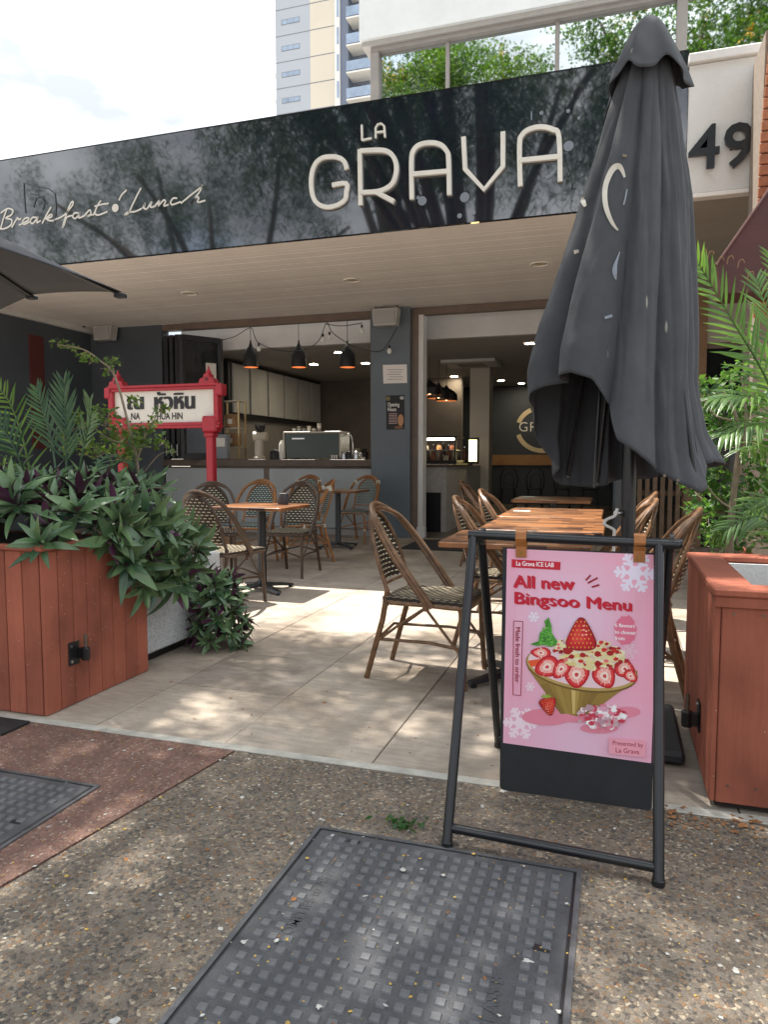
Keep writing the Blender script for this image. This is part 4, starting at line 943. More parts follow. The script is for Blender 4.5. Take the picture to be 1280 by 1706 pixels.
# ================================================================== CHAIRS
def seat_curve(n=10): pass
def make_chair(name, label, frame, weave, bind, group):
    t = thing(name, label, 'chair', (0, 0, 0), group)
    B = lambda: MB()
    sm = dict(parent=t, smooth='auto', world=False)
    # woven seat: rounded trapezoid pad with rolled edge
    n = 14; b = MB(); vs = []; uv = []
    def hw(x): return .185+.025*(x+.2)/.42
    for j in range(n+1):
        for i in range(n+1):
            a, c = -1+2*i/n, -1+2*j/n
            x = .01+.215*a; y = c*hw(x)
            rr = max(abs(a), abs(c)); z = .452-.010*(1-rr**2)*0 - .012*(1-a*a)*(1-c*c)
            if rr > .99: z -= .006
            vs.append((x, y, z)); uv.append((x, y))
    fs = [(j*(n+1)+i, j*(n+1)+i+1, (j+1)*(n+1)+i+1, (j+1)*(n+1)+i) for j in range(n) for i in range(n)]
    ring = [i for i in range(n+1)]+[j*(n+1)+n for j in range(1, n+1)]+[n*(n+1)+i for i in range(n-1, -1, -1)]+[j*(n+1) for j in range(n-1, 0, -1)]
    k0 = len(vs); L_ = 0; prev = None
    for r_ in ring:
        p = vs[r_]; L_ += 0 if prev is None else math.dist(p, prev); prev = p
        vs.append((p[0]*1.03, p[1]*1.03, p[2]-.034)); uv.append((L_*1.0, .5))
    k1 = len(vs); L_ = 0; prev = None
    for r_ in ring:
        p = vs[r_]; L_ += 0 if prev is None else math.dist(p, prev); prev = p
        vs.append((p[0]*1.03, p[1]*1.03, p[2]-.002)); uv.append((L_, .535))
    m_ = len(ring)
    for i in range(m_):
        j = (i+1) % m_
        if j == 0: uvj = None
        fs.append((k0+i, k0+j, k1+j, k1+i)); fs.append((ring[i], k1+i, k1+j, ring[j]))
    fs.append(tuple(k0+i for i in range(m_-1, -1, -1)))
    b.add(vs, fs); b.uv = uv; b.build('seat', weave, **sm)
    # back panel
    b = MB(); vs = []; uv = []; nu, nv = 12, 14
    def bx(z): return -.192-.30*(z-.46)-.10*(z-.46)**2
    def half(z):
        if z < .66: return .150
        q_ = (z-.66)/.205; return .150*math.sqrt(max(.0, 1-q_*q_))+.004
    for j in range(nv+1):
        z = .515+(.862-.515)*j/nv; h = half(z)
        for i in range(nu+1):
            a = -1+2*i/nu; y = a*h
            vs.append((bx(z)-.035*(1-(y/.15)**2)*min(1, (.9-z)*4), y, z)); uv.append((y, z*1.04))
    fs = [(j*(nu+1)+i, j*(nu+1)+i+1, (j+1)*(nu+1)+i+1, (j+1)*(nu+1)+i) for j in range(nv) for i in range(nu)]
    n0 = len(vs); vs += [(p[0]-.008, p[1], p[2]) for p in vs]; uv += uv[:]; fs += [tuple(n0+i for i in reversed(f)) for f in fs]
    b.add(vs, fs); b.uv = uv; b.build('backrest', weave, parent=t, smooth=True, world=False)
    # hoops
    ih = catmull([(bx(.40)+.012, -.172, .40), (bx(.52), -.170, .52), (bx(.66), -.166, .66), (bx(.78), -.130, .78), (bx(.85), -.068, .85), (bx(.873), 0, .873), (bx(.85), .068, .85), (bx(.78), .130, .78), (bx(.66), .166, .66), (bx(.52), .170, .52), (bx(.40)+.012, .172, .40)], 4)
    MB().tube(ih, .0118, 8).build('inner_hoop', frame, **sm)
    for d in (0, 1):
        o_ = .024*d
        oh = catmull([(.045+o_, -.216, .408), (-.06+o_, -.226, .55), (-.17+o_*.9, -.220, .70), (-.262+o_*.6, -.172, .83), (-.318+o_*.3, -.085, .893-o_*.55), (-.336, 0, .912-o_*.95), (-.318+o_*.3, .085, .893-o_*.55), (-.262+o_*.6, .172, .83), (-.17+o_*.9, .220, .70), (-.06+o_, .226, .55), (.045+o_, .216, .408)], 4)
        MB().tube(oh, .0142, 8).build('outer_hoop', frame, **sm)
    MB().tube([(bx(.505)-.004, -.165, .505), (bx(.505)-.012, 0, .505), (bx(.505)-.004, .165, .505)], .009, 8).build('back_rail', frame, **sm)
    rim = [(.228, -.205, .415), (.01, -.197, .415), (-.195, -.182, .415), (-.205, 0, .415), (-.195, .182, .415), (.01, .197, .415), (.228, .205, .415), (.236, 0, .415)]
    MB().tube(catmull(rim, 4, True), .0115, 8, closed=True).build('seat_rim', frame, **sm)
    for s in (-1, 1):
        MB().tube([(.212, s*.196, .435), (.222, s*.200, .22), (.236, s*.205, 0)], [.0155, .0155, .0140], 8).build('leg', frame, **sm)
        MB().tube([(-.190, s*.176, .47), (-.215, s*.180, .32), (-.305, s*.186, 0)], [.0155, .0160, .0150], 8).build('leg', frame, **sm)
        MB().tube([(-.243, s*.182, .215), (.04, s*.188, .222), (.222, s*.196, .205)], .0085, 7).build('stretcher', frame, **sm)
        MB().tube([(.03, s*.212, .405), (.13, s*.205, .28), (.222, s*.200, .165)], .0075, 7).build('brace', frame, **sm)
        MB().tube([(.03, s*.212, .405), (-.12, s*.200, .30), (-.25, s*.186, .200)], .0075, 7).build('brace', frame, **sm)
    MB().tube([(.222, -.196, .205), (.20, 0, .26), (.222, .196, .205)], .0080, 7).build('stretcher', frame, **sm)
    MB().tube([(-.243, -.182, .215), (-.22, 0, .26), (-.243, .182, .215)], .0080, 7).build('stretcher', frame, **sm)
    for s in (-1, 1):
        for p, a in (((.035, s*.216, .415), .024), ((.214, s*.197, .415), .020), ((-.197, s*.178, .415), .020), ((.222, s*.199, .19), .017)):
            MB().tube([(p[0], p[1], p[2]-a), (p[0], p[1], p[2]+a)], .0175, 9).build('binding', bind if p[2] > .3 or bind is M_BIND else frame, **sm)
    if bind is M_BIND:
        for s in (-1, 1): MB().tube([(-.262, s*.172, .80), (-.25, s*.180, .845)], .030, 9).build('binding', bind, **sm)
    return t
CG = 'woven bistro chairs on the patio'
chM = make_chair('bistro_chair', 'brown rattan chair standing alone behind the sandwich board, facing the near table', M_RATMID, M_WV1, M_RATMID, CG)
chM.location = (-.915, 3.69, 0); chM.rotation_euler = (0, 0, R(-4))
for x, y, rz, lb in ((-.64, 4.52, 3, 'brown rattan chair tucked under the near half of the long timber table, door side'), (-.66, 5.52, -2, 'brown rattan chair tucked under the far half of the long timber table, door side'),
                     (-1.28, 7.75, 5, 'brown rattan chair at the small timber table before the doorway'), (.06, 3.80, 176, 'brown rattan chair beside the closed umbrella, its back behind the bare planter'),
                     (-.10, 4.55, 183, 'brown rattan chair across the long timber table, before the slat screen, near half'), (-.06, 5.45, 178, 'brown rattan chair across the long timber table, before the slat screen, far half')):
    copy_tree(chM, (x, y, 0), R(rz), lb, CG)
chD = make_chair('bistro_chair', 'dark rattan chair with sunlit seat, back to the footpath, at the cup table', M_RATDARK, M_WV1, M_RATDARK, CG)
chD.location = (-2.93, 5.0, 0); chD.rotation_euler = (0, 0, R(80))
copy_tree(chD, (-3.78, 6.22, 0), R(-58), 'dark rattan chair below the red station sign post', CG)
copy_tree(chD, (-3.06, 6.50, 0), R(-88), 'dark rattan chair facing the footpath right behind the cup table', CG)
chO = make_chair('bistro_chair', 'amber rattan chair with pale weave, half hidden behind two dark chairs', M_RATORG, M_WV2, M_RATORG, CG)
chO.location = (-3.78, 7.0, 0); chO.rotation_euler = (0, 0, R(-85))
chW = make_chair('bistro_chair', 'amber rattan chair with white bindings turned sideways between the two tables', M_RATORG, M_WV2, M_BIND, CG)
chW.location = (-3.33, 7.42, 0); chW.rotation_euler = (0, 0, R(212))
copy_tree(chW, (-4.22, 9.28, 0), R(-92), 'amber rattan chair with white bindings against the counter panels, away from the pillar', CG)
copy_tree(chW, (-3.36, 9.30, 0), R(-97), 'amber rattan chair with white bindings against the counter, next to the pillar', CG)

def make_table(label, x0, x1, y0, y1, rot=0):
    cx, cy = (x0+x1)/2, (y0+y1)/2; t = thing('pedestal_table', label, 'table', (cx, cy, 0), 'timber topped pedestal tables')
    b = MB(); hx, hy = (x1-x0)/2, (y1-y0)/2; r = .035
    pts = []
    for sx, sy, a0 in ((1, 1, 0), (-1, 1, 90), (-1, -1, 180), (1, -1, 270)):
        for k in range(6): a = R(a0+k*18); pts.append((sx*(hx-r)+r*math.cos(a), sy*(hy-r)+r*math.sin(a)))
    n = len(pts); prof = ((-.004, .722), (0, .726), (0, .746), (-.004, .75)); vs = []; fs = []
    for d, z in prof:
        for x, y in pts: vs.append((x*(1+d/hx), y*(1+d/hy), z))
    for i in range(3):
        for k in range(n): fs.append((i*n+k, i*n+(k+1) % n, (i+1)*n+(k+1) % n, (i+1)*n+k))
    fs += [tuple(range(n-1, -1, -1)), tuple(3*n+k for k in range(n))]
    MB().add(vs, fs).build('tabletop', M_TABLE, t, 'auto', world=False)
    MB().lathe((0, 0, 0), [(.05, .05), (.038, .07), (.036, .70), (.09, .712), (.09, .7215)], 18).build('column', M_BLKMETAL, t, 'auto', world=False)
    b = MB()
    for k in range(4):
        a = R(45+90*k+rot); d = Vector((math.cos(a), math.sin(a), 0)); s = Vector((-d.y, d.x, 0))
        v = [d*.02+s*.035+Vector((0, 0, .04)), d*.02-s*.035+Vector((0, 0, .04)), d*.31-s*.022+Vector((0, 0, .018)), d*.31+s*.022+Vector((0, 0, .018))]
        v += [d*.02+s*.028+Vector((0, 0, .075)), d*.02-s*.028+Vector((0, 0, .075)), d*.30-s*.016+Vector((0, 0, .036)), d*.30+s*.016+Vector((0, 0, .036))]
        f = MB().add(v, [(0, 1, 2, 3), (7, 6, 5, 4), (0, 4, 5, 1), (1, 5, 6, 2), (2, 6, 7, 3), (3, 7, 4, 0)]).build('foot', M_BLKMETAL, t, world=False)
        MB().lathe(d*.28, [(.018, 0), (.018, .014), (.010, .02)], 10).build('glide', M_BLACK, f, world=False)
    return t
make_table('timber table right behind the sandwich board poster, nearest the planter', -.83, -.10, 3.42, 4.06)
make_table('sunlit timber table, near half of the long pair inside the right hand chairs', -.765, -.055, 4.12, 5.06)
make_table('timber table, far half of the long pair, with white card on top', -.795, -.085, 5.075, 6.02)
make_table('small timber table standing before the dark doorway, beyond the long pair', -.98, -.22, 7.1, 7.85)
make_table('timber table with grey cup, sunlit, among the dark chairs', -3.27, -2.60, 5.33, 5.93, 10)
make_table('timber table by the counter between two amber chairs', -3.75, -3.08, 8.35, 8.98, 12)
cp = Vector((-2.80, 5.78, .75))
cup = thing('sugar_pot', 'dark grey cylindrical pot standing on the sunlit table', 'pot', (cp.x, cp.y, .75))
MB().lathe((0, 0, 0), [(.045, 0), (.048, .004), (.048, .095), (.045, .10), (.043, .097)], 22).build('body', mat('grey_ceramic', (.05, .05, .055), .5, .15, 20), cup, 'auto', world=False)
MB().lathe((0, 0, .092), [(.001, .0), (.043, .0), (.043, .006), (.001, .007)], 20).build('filling', mat('sachets', (.35, .30, .24), .8, .5, 200), cup, world=False)
cr_ = thing('table_card', 'small white card lying on the long timber table', 'card', (-.70, 5.60, .75)); part('card', M_SIGNWHITE, cr_, ((-.745, 5.55, .751), (-.62, 5.64, .754)))
cr_ = thing('table_card', 'small white card lying on the small timber table before the doorway', 'card', (-.9, 7.7, .75)); part('card', M_SIGNWHITE, cr_, ((-.93, 7.66, .751), (-.80, 7.74, .754)))
mt2 = MB().box((-2.62, 8.75, .0), (-1.1, 9.85, .012), .004).build('doormat', mat('grey_mat', (.022, .023, .026), .9, .3, 60, .6, 200)); tag(mt2, 'large charcoal doormat lying before the cafe doorway', 'mat')

# ================================================================== CLOSED UMBRELLA
UX, UY = .055, 3.2
um = thing('closed_umbrella', 'tall closed black canvas market umbrella with stained folds and cream logo', 'umbrella', (UX, UY, 0), 'black canvas market umbrellas')
zpx = lambda y: PY(1070, y, UY).z
def interp(xs, ys, x): return float(np.interp(x, xs, ys))
ZT = zpx(70)
def hem(th):
    d = math.degrees(th); d = (d+180) % 360-180
    ys = interp([-180, -150, -125, -105, -90, -72, -55, -40, -28, -20, -14, -6, 10, 28, 45, 58, 72, 85, 100, 130, 160, 180], [800, 816, 812, 785, 722, 672, 648, 636, 632, 642, 672, 735, 765, 795, 815, 806, 775, 768, 772, 790, 800, 800], d)
    return zpx(ys)
from mathutils import noise as mnoise
def US(th, t, off=0.0):
    ds = (math.degrees(th)+180) % 360-180
    tt = [0, .06, .2, .35, .5, .65, .8, .92, 1.0]
    bl = interp(tt, [.05, .090, .140, .190, .245, .305, .362, .385, .375], t); br = interp(tt, [.05, .090, .135, .180, .205, .220, .232, .270, .330], t)
    w_ = (1+math.sin(th))/2; w_ = w_*w_*(3-2*w_); base = bl*(1-w_)+br*w_
    if abs(ds) > 100: base *= 1-.30*t*min(1, (abs(ds)-100)/40)
    p1 = 4*th+.85*math.sin(2*th+.4)+.35+.55*t; p2 = 2.5*th+1.1-.5*t
    lob = .62*(2*abs(math.sin(p1))**.75-1)+.25*math.cos(3*th+.4+t)+.20*(2*abs(math.sin(6.5*th+1.3+1.4*t+.5*math.sin(5*t)))-1)
    r = base*(1+(.15+.09*t)*lob)
    c = Vector((math.cos(th)*1.7, math.sin(th)*1.7, t*1.5))
    r += (.016*mnoise.noise(c*2.1)+.010*mnoise.noise(c*4.3+Vector((3, 1, 7)))-.012*max(0, .35-abs(mnoise.noise(c*2.8+Vector((9, 2, 4)))*2.2)))*min(1, t*5)*(.5+.5*t)
    zh = hem(th); z = ZT+(zh-ZT)*t
    r += off
    return Vector((UX-.012*t+.03*(1-t)+r*math.sin(th), UY-r*math.cos(th)*.86, z))
NT, NV = 320, 90; V = []; Q = []
for j in range(NV+1):
    for i in range(NT): V.append(US(2*math.pi*i/NT-math.pi, j/NV))
for j in range(NV):
    for i in range(NT): Q.append((j*NT+i, j*NT+(i+1) % NT, (j+1)*NT+(i+1) % NT, (j+1)*NT+i))
cv = fast_mesh('canopy', np.array(V), np.array(Q), M_FABRIC, um, smooth=True)
md = cv.modifiers.new('thickness', 'SOLIDIFY'); md.thickness = .003; md.offset = 1
# vent cap
b = MB(); nc = 96; rows = 16; vs = []; fs = []
for j in range(rows+1):
    t = j/rows
    for i in range(nc):
        th = 2*math.pi*i/nc-math.pi; d = math.degrees(th)
        yh = 146+12*(math.exp(-((abs(d)-82)/20)**2)) - 24*(math.exp(-((d+30)/13)**2)+math.exp(-((d-26)/14)**2)) + 40*math.exp(-((d+110)/16)**2) + 12*math.cos(4*th)*(abs(d) > 120)
        z = zpx(27)+(zpx(yh)-zpx(27))*t
        r = interp([0, .1, .25, .5, .75, 1], [.0, .044, .074, .108, .138, .160], t)
        r *= 1+(.02+.07*t)*math.cos(7*th+.8)+.04*t*math.cos(3*th+1)
        vs.append((UX+.03+r*math.sin(th), UY-r*math.cos(th)*.9, z))
for j in range(rows):
    for i in range(nc): fs.append((j*nc+i, j*nc+(i+1) % nc, (j+1)*nc+(i+1) % nc, (j+1)*nc+i))
vc = b.add(vs, fs).build('vent_cap', M_FABRIC, um, True); md = vc.modifiers.new('thickness', 'SOLIDIFY'); md.thickness = .003; md.offset = 1
def Upx(u, v):
    """nearest canopy point that shows at photo pixel (u,v)"""
    best = None
    for i in range(-160, 161):
        th = R(i*.55); lo, hi = 0.0, 1.0
        for _ in range(18):
            m_ = (lo+hi)/2; p = US(th, m_); q = p-CAM; yy = 853-F*q.dot(UP)/q.dot(FW)
            if yy < v: lo = m_
            else: hi = m_
        p = US(th, lo, .006); q = p-CAM; xx = 640+F*q.dot(RT)/q.dot(FW)
        s = abs(xx-u)+q.dot(FW)*4
        if best is None or s < best[0]: best = (s, p)
    return best[1]
def decal(px, wd, name='logo_mark', m=M_CREAM):
    if hasattr(wd, '__len__'):
        n_ = len(px); pq = catmull([(a_, c_, w_*1e4) for (a_, c_), w_ in zip(px, wd)], 4); px = [(p.x, p.y) for p in pq]; wd = [p.z/1e4 for p in pq]
    P = [Upx(u, v) for u, v in px]; b = MB(); vs = []; fs = []
    for _ in range(4): P = [P[0]]+[(P[i-1]+P[i]*2+P[i+1])/4 for i in range(1, len(P)-1)]+[P[-1]]
    P = [p+(CAM-p).normalized()*.006 for p in P]
    for i, p in enumerate(P):
        t = (P[min(i+1, len(P)-1)]-P[max(i-1, 0)]).normalized(); vd = (CAM-p).normalized(); s = t.cross(vd).normalized()*(wd[i] if hasattr(wd, '__len__') else wd)*.5
        vs += [p-s, p+s]
    for i in range(len(P)-1): fs.append((2*i, 2*i+1, 2*i+3, 2*i+2))
    b.add(vs, fs).build(name, m, um)
decal([(1042, 296), (1036, 280), (1028, 277), (1020, 284), (1012, 300), (1008, 320), (1009, 340), (1014, 358), (1022, 374), (1030, 384)], [.008, .016, .022, .022, .020, .019, .018, .016, .012, .006])
decal([(972, 328), (972, 336), (976, 344)], [.012, .018, .012]); decal([(948, 416), (955, 421), (964, 418)], [.012, .016, .012])
decal([(1046, 316), (1047, 340), (1040, 342)], .006, m=M_FAINT); decal([(1034, 420), (1028, 436), (1024, 452), (1027, 466)], [.004, .010, .018, .006], m=M_FAINT)
decal([(1008, 530), (1022, 526)], .010, m=M_FAINT); decal([(1041, 262), (1042, 258)], .015, m=mat('rust_eyelet', (.20, .15, .09), .6, .3, 60))
MB().tube([(UX, UY, .05), (UX, UY, ZT+.05)], .030, 18).build('pole', mat('pole_black', (.016, .017, .019), .35, .2, 12), um, 'auto')
ck = MB().tube([(UX-.03, UY-.02, .93), (UX-.05, UY-.05, .93)], .012, 10).build('crank_hub', M_STEEL, um, 'auto')
MB().tube(catmull([(UX-.045, UY-.05, .95), (UX-.055, UY-.06, .92), (UX-.085, UY-.07, .905), (UX-.095, UY-.075, .885), (UX-.06, UY-.07, .865), (UX-.055, UY-.07, .84), (UX-.057, UY-.07, .68)], 5), .0065, 8).build('crank_handle', mat('crank_steel', (.6, .58, .54), .4, .1, 30), um, 'auto')
for th, t in ((-152, .985), (-128, .97), (48, .985), (60, .98), (120, .98), (170, .98)):
    p = US(R(th), t, -.02); top = Vector((UX, UY, ZT-.05))
    rb_ = MB().tube([top, top.lerp(p, .5)+Vector((0, 0, -.02)), p], .0075, 8).build('rib', M_BLKMETAL, um, 'auto')
    MB().lathe(p+Vector((0, 0, -.012)), [(.006, -.006), (.011, 0), (.006, .008)], 10).build('rib_end', M_STEEL, rb_, 'auto')
p0 = PY(1001, 640, UY-.06); p1 = PY(990, 812, UY-.08)
MB().tube([p0+Vector((0, .04, .3)), p0, p1], .008, 8).build('strut', M_BLKMETAL, um, 'auto')
for u, v in ((1131, 806), (1108, 806)):
    p = Upx(u, v-6); MB().tube([p, p+(CAM-p).normalized()*.006], .006, 12).build('eyelet', M_GALV, um, 'auto')
bs = part('base_plate', mat('base_grey', (.030, .032, .035), .6, .25, 10, .2, 80), um, ((UX-.26, UY-.36, .004), (UX+.22, UY+.22, .055)), bev=.015)
MB().lathe((UX, UY, .055), [(.06, 0), (.06, .01), (.042, .02), (.042, .26), (.036, .27)], 18).build('base_sleeve', M_BLKMETAL, um, 'auto')

# ------------------------------------------------------------------ open umbrella at the left
LC = Vector((-4.56, 3.37, 0)); A = Vector((-3.13, 4.08, 2.25)); B_ = Vector((-4.20, 4.44, 2.385)); N_ = Vector((-3.49, 3.01, 2.385))
ul = thing('open_umbrella', 'open square black canvas umbrella reaching in from above the left planter', 'umbrella', LC, 'black canvas market umbrellas')
ex = (A-B_); ex.z = 0; ey = (A-N_); ey.z = 0
apex = Vector((LC.x, LC.y, 3.05)); rimp = []
for a, c, z in ((1, 1, 2.25), (0, 1, 2.385), (-1, 1, 2.25), (-1, 0, 2.385), (-1, -1, 2.25), (0, -1, 2.385), (1, -1, 2.25), (1, 0, 2.385)): p = LC+ex*a+ey*c; p.z = z; rimp.append(p)
for k in range(8):
    a, c = rimp[k], rimp[(k+1) % 8]; b = MB(); n = 10; vs = []; fs = []
    for j in range(n+1):
        t = j/n
        for i in range(n+1):
            s = i/n; p = apex.lerp(a.lerp(c, s), t); p.z += .012*math.sin(math.pi*s)*t*t-.05*math.sin(math.pi*t); vs.append(p)
    for j in range(n):
        for i in range(n): fs.append((j*(n+1)+i, j*(n+1)+i+1, (j+1)*(n+1)+i+1, (j+1)*(n+1)+i))
    o = b.add(vs, fs).build('canopy_panel', M_FABRIC2, ul, True); m_ = o.modifiers.new('thickness', 'SOLIDIFY'); m_.thickness = .003
    rb_ = MB().tube([apex+Vector((0, 0, -.12)), apex.lerp(a, .5)+Vector((0, 0, -.075)), a+Vector((0, 0, -.022))], .010, 8).build('rib', M_BLKMETAL, ul, 'auto')
    MB().tube([apex.lerp(a, .45)+Vector((0, 0, -.075)), LC+Vector((0, 0, 2.2))], .008, 8).build('strut', M_BLKMETAL, rb_, 'auto')
    part('pocket', M_FABRIC2, rb_, (a+Vector((-.05, -.03, -.035)), a+Vector((.02, .03, -.008))), bev=.006)
MB().tube([LC+Vector((0, 0, .05)), LC+Vector((0, 0, 3.1))], .03, 16).build('pole', MATS['pole_black'], ul, 'auto')
part('base_plate', MATS['base_grey'], ul, ((LC.x-.25, LC.y-.25, .003), (LC.x+.25, LC.y+.25, .05)), bev=.015)

# ================================================================== STATION SIGN
SY = 7.0
sgn = thing('station_sign', 'red framed white station sign in Thai and English letters on red posts', 'sign', (-4.8, SY, 0))
Sp = lambda u, v: PY(u, v, SY)
c_tl, c_br = Sp(190, 650), Sp(357, 703)
x0, x1 = Sp(182, 670).x, Sp(367, 670).x; z1, z0 = Sp(275, 641).z, Sp(275, 714).z
xi0, xi1 = Sp(191, 670).x, Sp(358, 670).x; zi1, zi0 = Sp(275, 651).z, Sp(275, 704).z
part('plate', M_SIGNWHITE, sgn, ((xi0-.01, SY, zi0-.01), (xi1+.01, SY+.03, zi1+.01)))
part('frame_rail', M_SIGNRED, sgn, ((x0, SY-.03, zi1), (x1, SY+.05, z1-.03)), ((x0, SY-.045, z1-.03), (x1, SY+.06, z1)), bev=.005)
part('frame_rail', M_SIGNRED, sgn, ((x0, SY-.03, z0+.03), (x1, SY+.05, zi0)), ((x0, SY-.045, z0), (x1, SY+.06, z0+.03)), bev=.005)
part('frame_stile', M_SIGNRED, sgn, ((x0+.01, SY-.04, zi0), (xi0, SY+.06, zi1)), bev=.006); part('frame_stile', M_SIGNRED, sgn, ((xi1, SY-.04, zi0), (x1-.01, SY+.06, zi1)), bev=.006)
for xs in (Sp(196, 650).x, Sp(347, 650).x):
    o = MB().prism([(xs-.10, SY-.04, z1), (xs-.08, SY-.04, z1+.05), (xs-.04, SY-.04, z1+.06), (xs-.03, SY-.04, z1+.10), (xs+.03, SY-.04, z1+.10), (xs+.04, SY-.04, z1+.06), (xs+.08, SY-.04, z1+.05), (xs+.10, SY-.04, z1)], (0, .1, 0)).build('finial', M_SIGNRED, sgn)
    MB().lathe((xs, SY+.01, z1+.10), [(.03, 0), (.034, .02), (.014, .05), (.008, .085), (.001, .09)], 14).build('knob', M_SIGNRED, o, 'auto')
    MB().tube([(xs, SY-.041, z1+.045), (xs, SY-.047, z1+.045)], .022, 14).build('rosette', mat('dark_red', (.14, .01, .02), .5, .1, 10), o)
for xx, s in ((x0, -1), (x1, 1)):
    part('bracket', M_SIGNRED, sgn, ((xx-.04, SY-.05, z1-.14), (xx+.045*s if s > 0 else xx+.04, SY+.07, z1-.01)), bev=.012)
xp = Sp(351, 750).x; xq = Sp(203, 750).x
for x_ in (xp, xq):
    po = part('post', M_SIGNRED, sgn, ((x_-.045, SY-.035, 0), (x_+.045, SY+.055, z0)), bev=.012)
    part('bracket', M_SIGNRED, po, ((x_-.08, SY-.06, z0-.05), (x_+.10, SY+.08, z0+.13)), bev=.02); part('bracket', M_SIGNRED, po, ((x_-.06, SY-.05, z0-.10), (x_+.06, SY+.07, z0-.051)), bev=.01)
def sign_text(str_, u, v, hgt, sx, bold, m=M_BLACK, name='lettering'):
    V, Fs = text_tris(str_, bold); p = Sp(u, v); b = MB()
    for k, dx in enumerate((-.012, 0, .012) if hgt > .2 else (0,)): b.add([(p.x+q.x*hgt*sx+dx, SY-.004-.0006*k, p.z+q.y*hgt) for q in V], Fs)
    b.build(name, m, sgn)
sign_text('ณ', 211, 682, .245, 1.10, .012); sign_text('หัวหิน', 256, 682, .245, .98, .012)
sign_text('HUA HIN', 261, 699, .106, .78, .020); sign_text('NA', 218, 699, .106, .8, .020)

# ================================================================== WALL FITTINGS AND LIGHTS UNDER THE CANOPY
def speaker(label, u, v, Y, wd, ht):
    p = PY(u, v, Y); t = thing('wall_speaker', label, 'speaker', (p.x, p.y, p.z), 'small white box speakers under the canopy')
    b = MB(); h, k = wd/2, ht/2
    b.prism([(p.x-h, p.y-.10, p.z+k), (p.x+h, p.y-.10, p.z+k), (p.x+h*.86, p.y-.12, p.z-k), (p.x-h*.86, p.y-.12, p.z-k)], (0, .16, 0)); b.build('cabinet', mat('speaker_white', (.45, .44, .42), .5, .1, 8), t)
    part('grille', mat('speaker_grille', (.36, .35, .34), .7, .2, 200), t, ((p.x-h*.8, p.y-.128, p.z-k*.8), (p.x+h*.8, p.y-.121, p.z+k*.75)))
    MB().tube(catmull([(p.x-h*.8, p.y-.03, p.z+k*.6), (p.x-h*.8, p.y-.03, p.z+k+.05), (p.x, p.y, p.z+k+.07), (p.x+h*.8, p.y-.03, p.z+k+.05), (p.x+h*.8, p.y-.03, p.z+k*.6)], 4), .008, 8).build('bracket', M_BLKMETAL, t, 'auto')
speaker('white box speaker on bracket high on the charcoal wall', 177, 556, 9.95, .36, .23)
speaker('white box speaker on bracket at the top of the slate pillar', 645, 530, 9.90, .38, .24)
p = PY(140, 538, 9.9); cc = thing('security_camera', 'small white security camera under the canopy corner', 'camera', p)
part('mount', M_WHITE, cc, ((p.x-.05, p.y-.03, p.z-.02), (p.x+.06, p.y+.03, p.z+.03)), bev=.008)
MB().lathe((p.x+.02, p.y-.04, p.z-.085), [(.001, 0), (.03, .008), (.042, .035), (.04, .06), (.02, .07)], 16).build('dome', M_BLKMETAL, cc, 'auto')
NFN = lambda Y: (lambda u, v: PY(u, v, Y))
def notice(name, label, cat, corners, Y, draw, bgc):
    t = thing(name, label, cat, PY(*corners[0], Y)); s = Sheet(NFN(Y), (0, -1, 0), .0006); s.poly(corners, bgc); s.layer(); draw(s); s.build('sheet', M_PRINTB, t); return t
def d1(s):
    for i in range(5): s.line([(646+3*(i % 2), 616+i*4), (672-2*(i % 3), 615.6+i*4)], .8, srgb(120, 116, 112)); s.layer()
notice('paper_notice', 'plain white paper notice taped to the slate pillar', 'notice', [(638, 608), (678, 607), (678.5, 638), (639, 639)], WY-.104, d1, srgb(226, 220, 214))
def d2(s):
    s.text('Opening', 646, 677, 9.2, srgb(240, 238, 232), sx=.62, bold=.015); s.text('Hours', 646, 685, 9.2, srgb(240, 238, 232), sx=.62, bold=.015)
    for i in range(7): s.line([(648, 689.5+i*2.7), (662, 689.2+i*2.7)], 1.1, srgb(190, 160, 160)); s.layer()
    s.disc(668, 700, 5, 10, srgb(190, 140, 100), 12); s.disc(665, 712, 8, 2.2, srgb(130, 90, 60), 12); s.layer(); s.disc(670, 663, 3.5, 3, srgb(180, 180, 180), 10); s.disc(647, 664, 4, 4, srgb(120, 110, 70), 8)
notice('hours_poster', 'dark printed opening hours poster on the slate pillar below the white notice', 'poster', [(643, 659), (674, 658), (674.5, 715), (644, 716)], WY-.104, d2, srgb(34, 32, 34))
M_COPPER = mat('glowing_copper', (.65, .25, .09), .35, .1, 8, emit=(1.0, .35, .10), es=.10)  # own emission stands in for bulb light on the copper
def pendant(label, u, v0, v1, Y, r, grp, zc):
    a, c = PY(u, v0, Y), PY(u, v1, Y); h = a.z-c.z; x, y = c.x, Y
    t = thing('pendant_lamp', label, 'pendant lamp', (x, y, c.z), grp)
    MB().lathe((x, y, c.z), [(r, 0), (r*1.03, h*.08), (r*.98, h*.45), (r*.72, h*.62), (r*.30, h*.78), (r*.14, h*.9), (r*.10, h), (.001, h*1.01)], 24, cap=False).build('shade', mat('matt_black_shade', (.010, .010, .011), .55, .1, 10), t, 'auto')
    MB().lathe((x, y, c.z+.001), [(r*.985, 0), (r*.94, h*.3), (r*.7, h*.55), (.001, h*.62)], 24, cap=False).build('copper_lining', M_COPPER, t, True)
    MB().lathe((x, y, c.z+h*.12), [(.001, -.03), (.022, -.02), (.03, 0), (.022, .02), (.01, .05)], 12).build('bulb', mat('warm_bulb', (1, .8, .5), .4, 0, emit=(1.0, .62, .30), es=2.0), t, 'auto')
    MB().tube([(x, y, c.z+h), (x, y, zc)], .005, 6).build('cord', M_BLACK, t)
gp = 'black bell pendants over the counter'
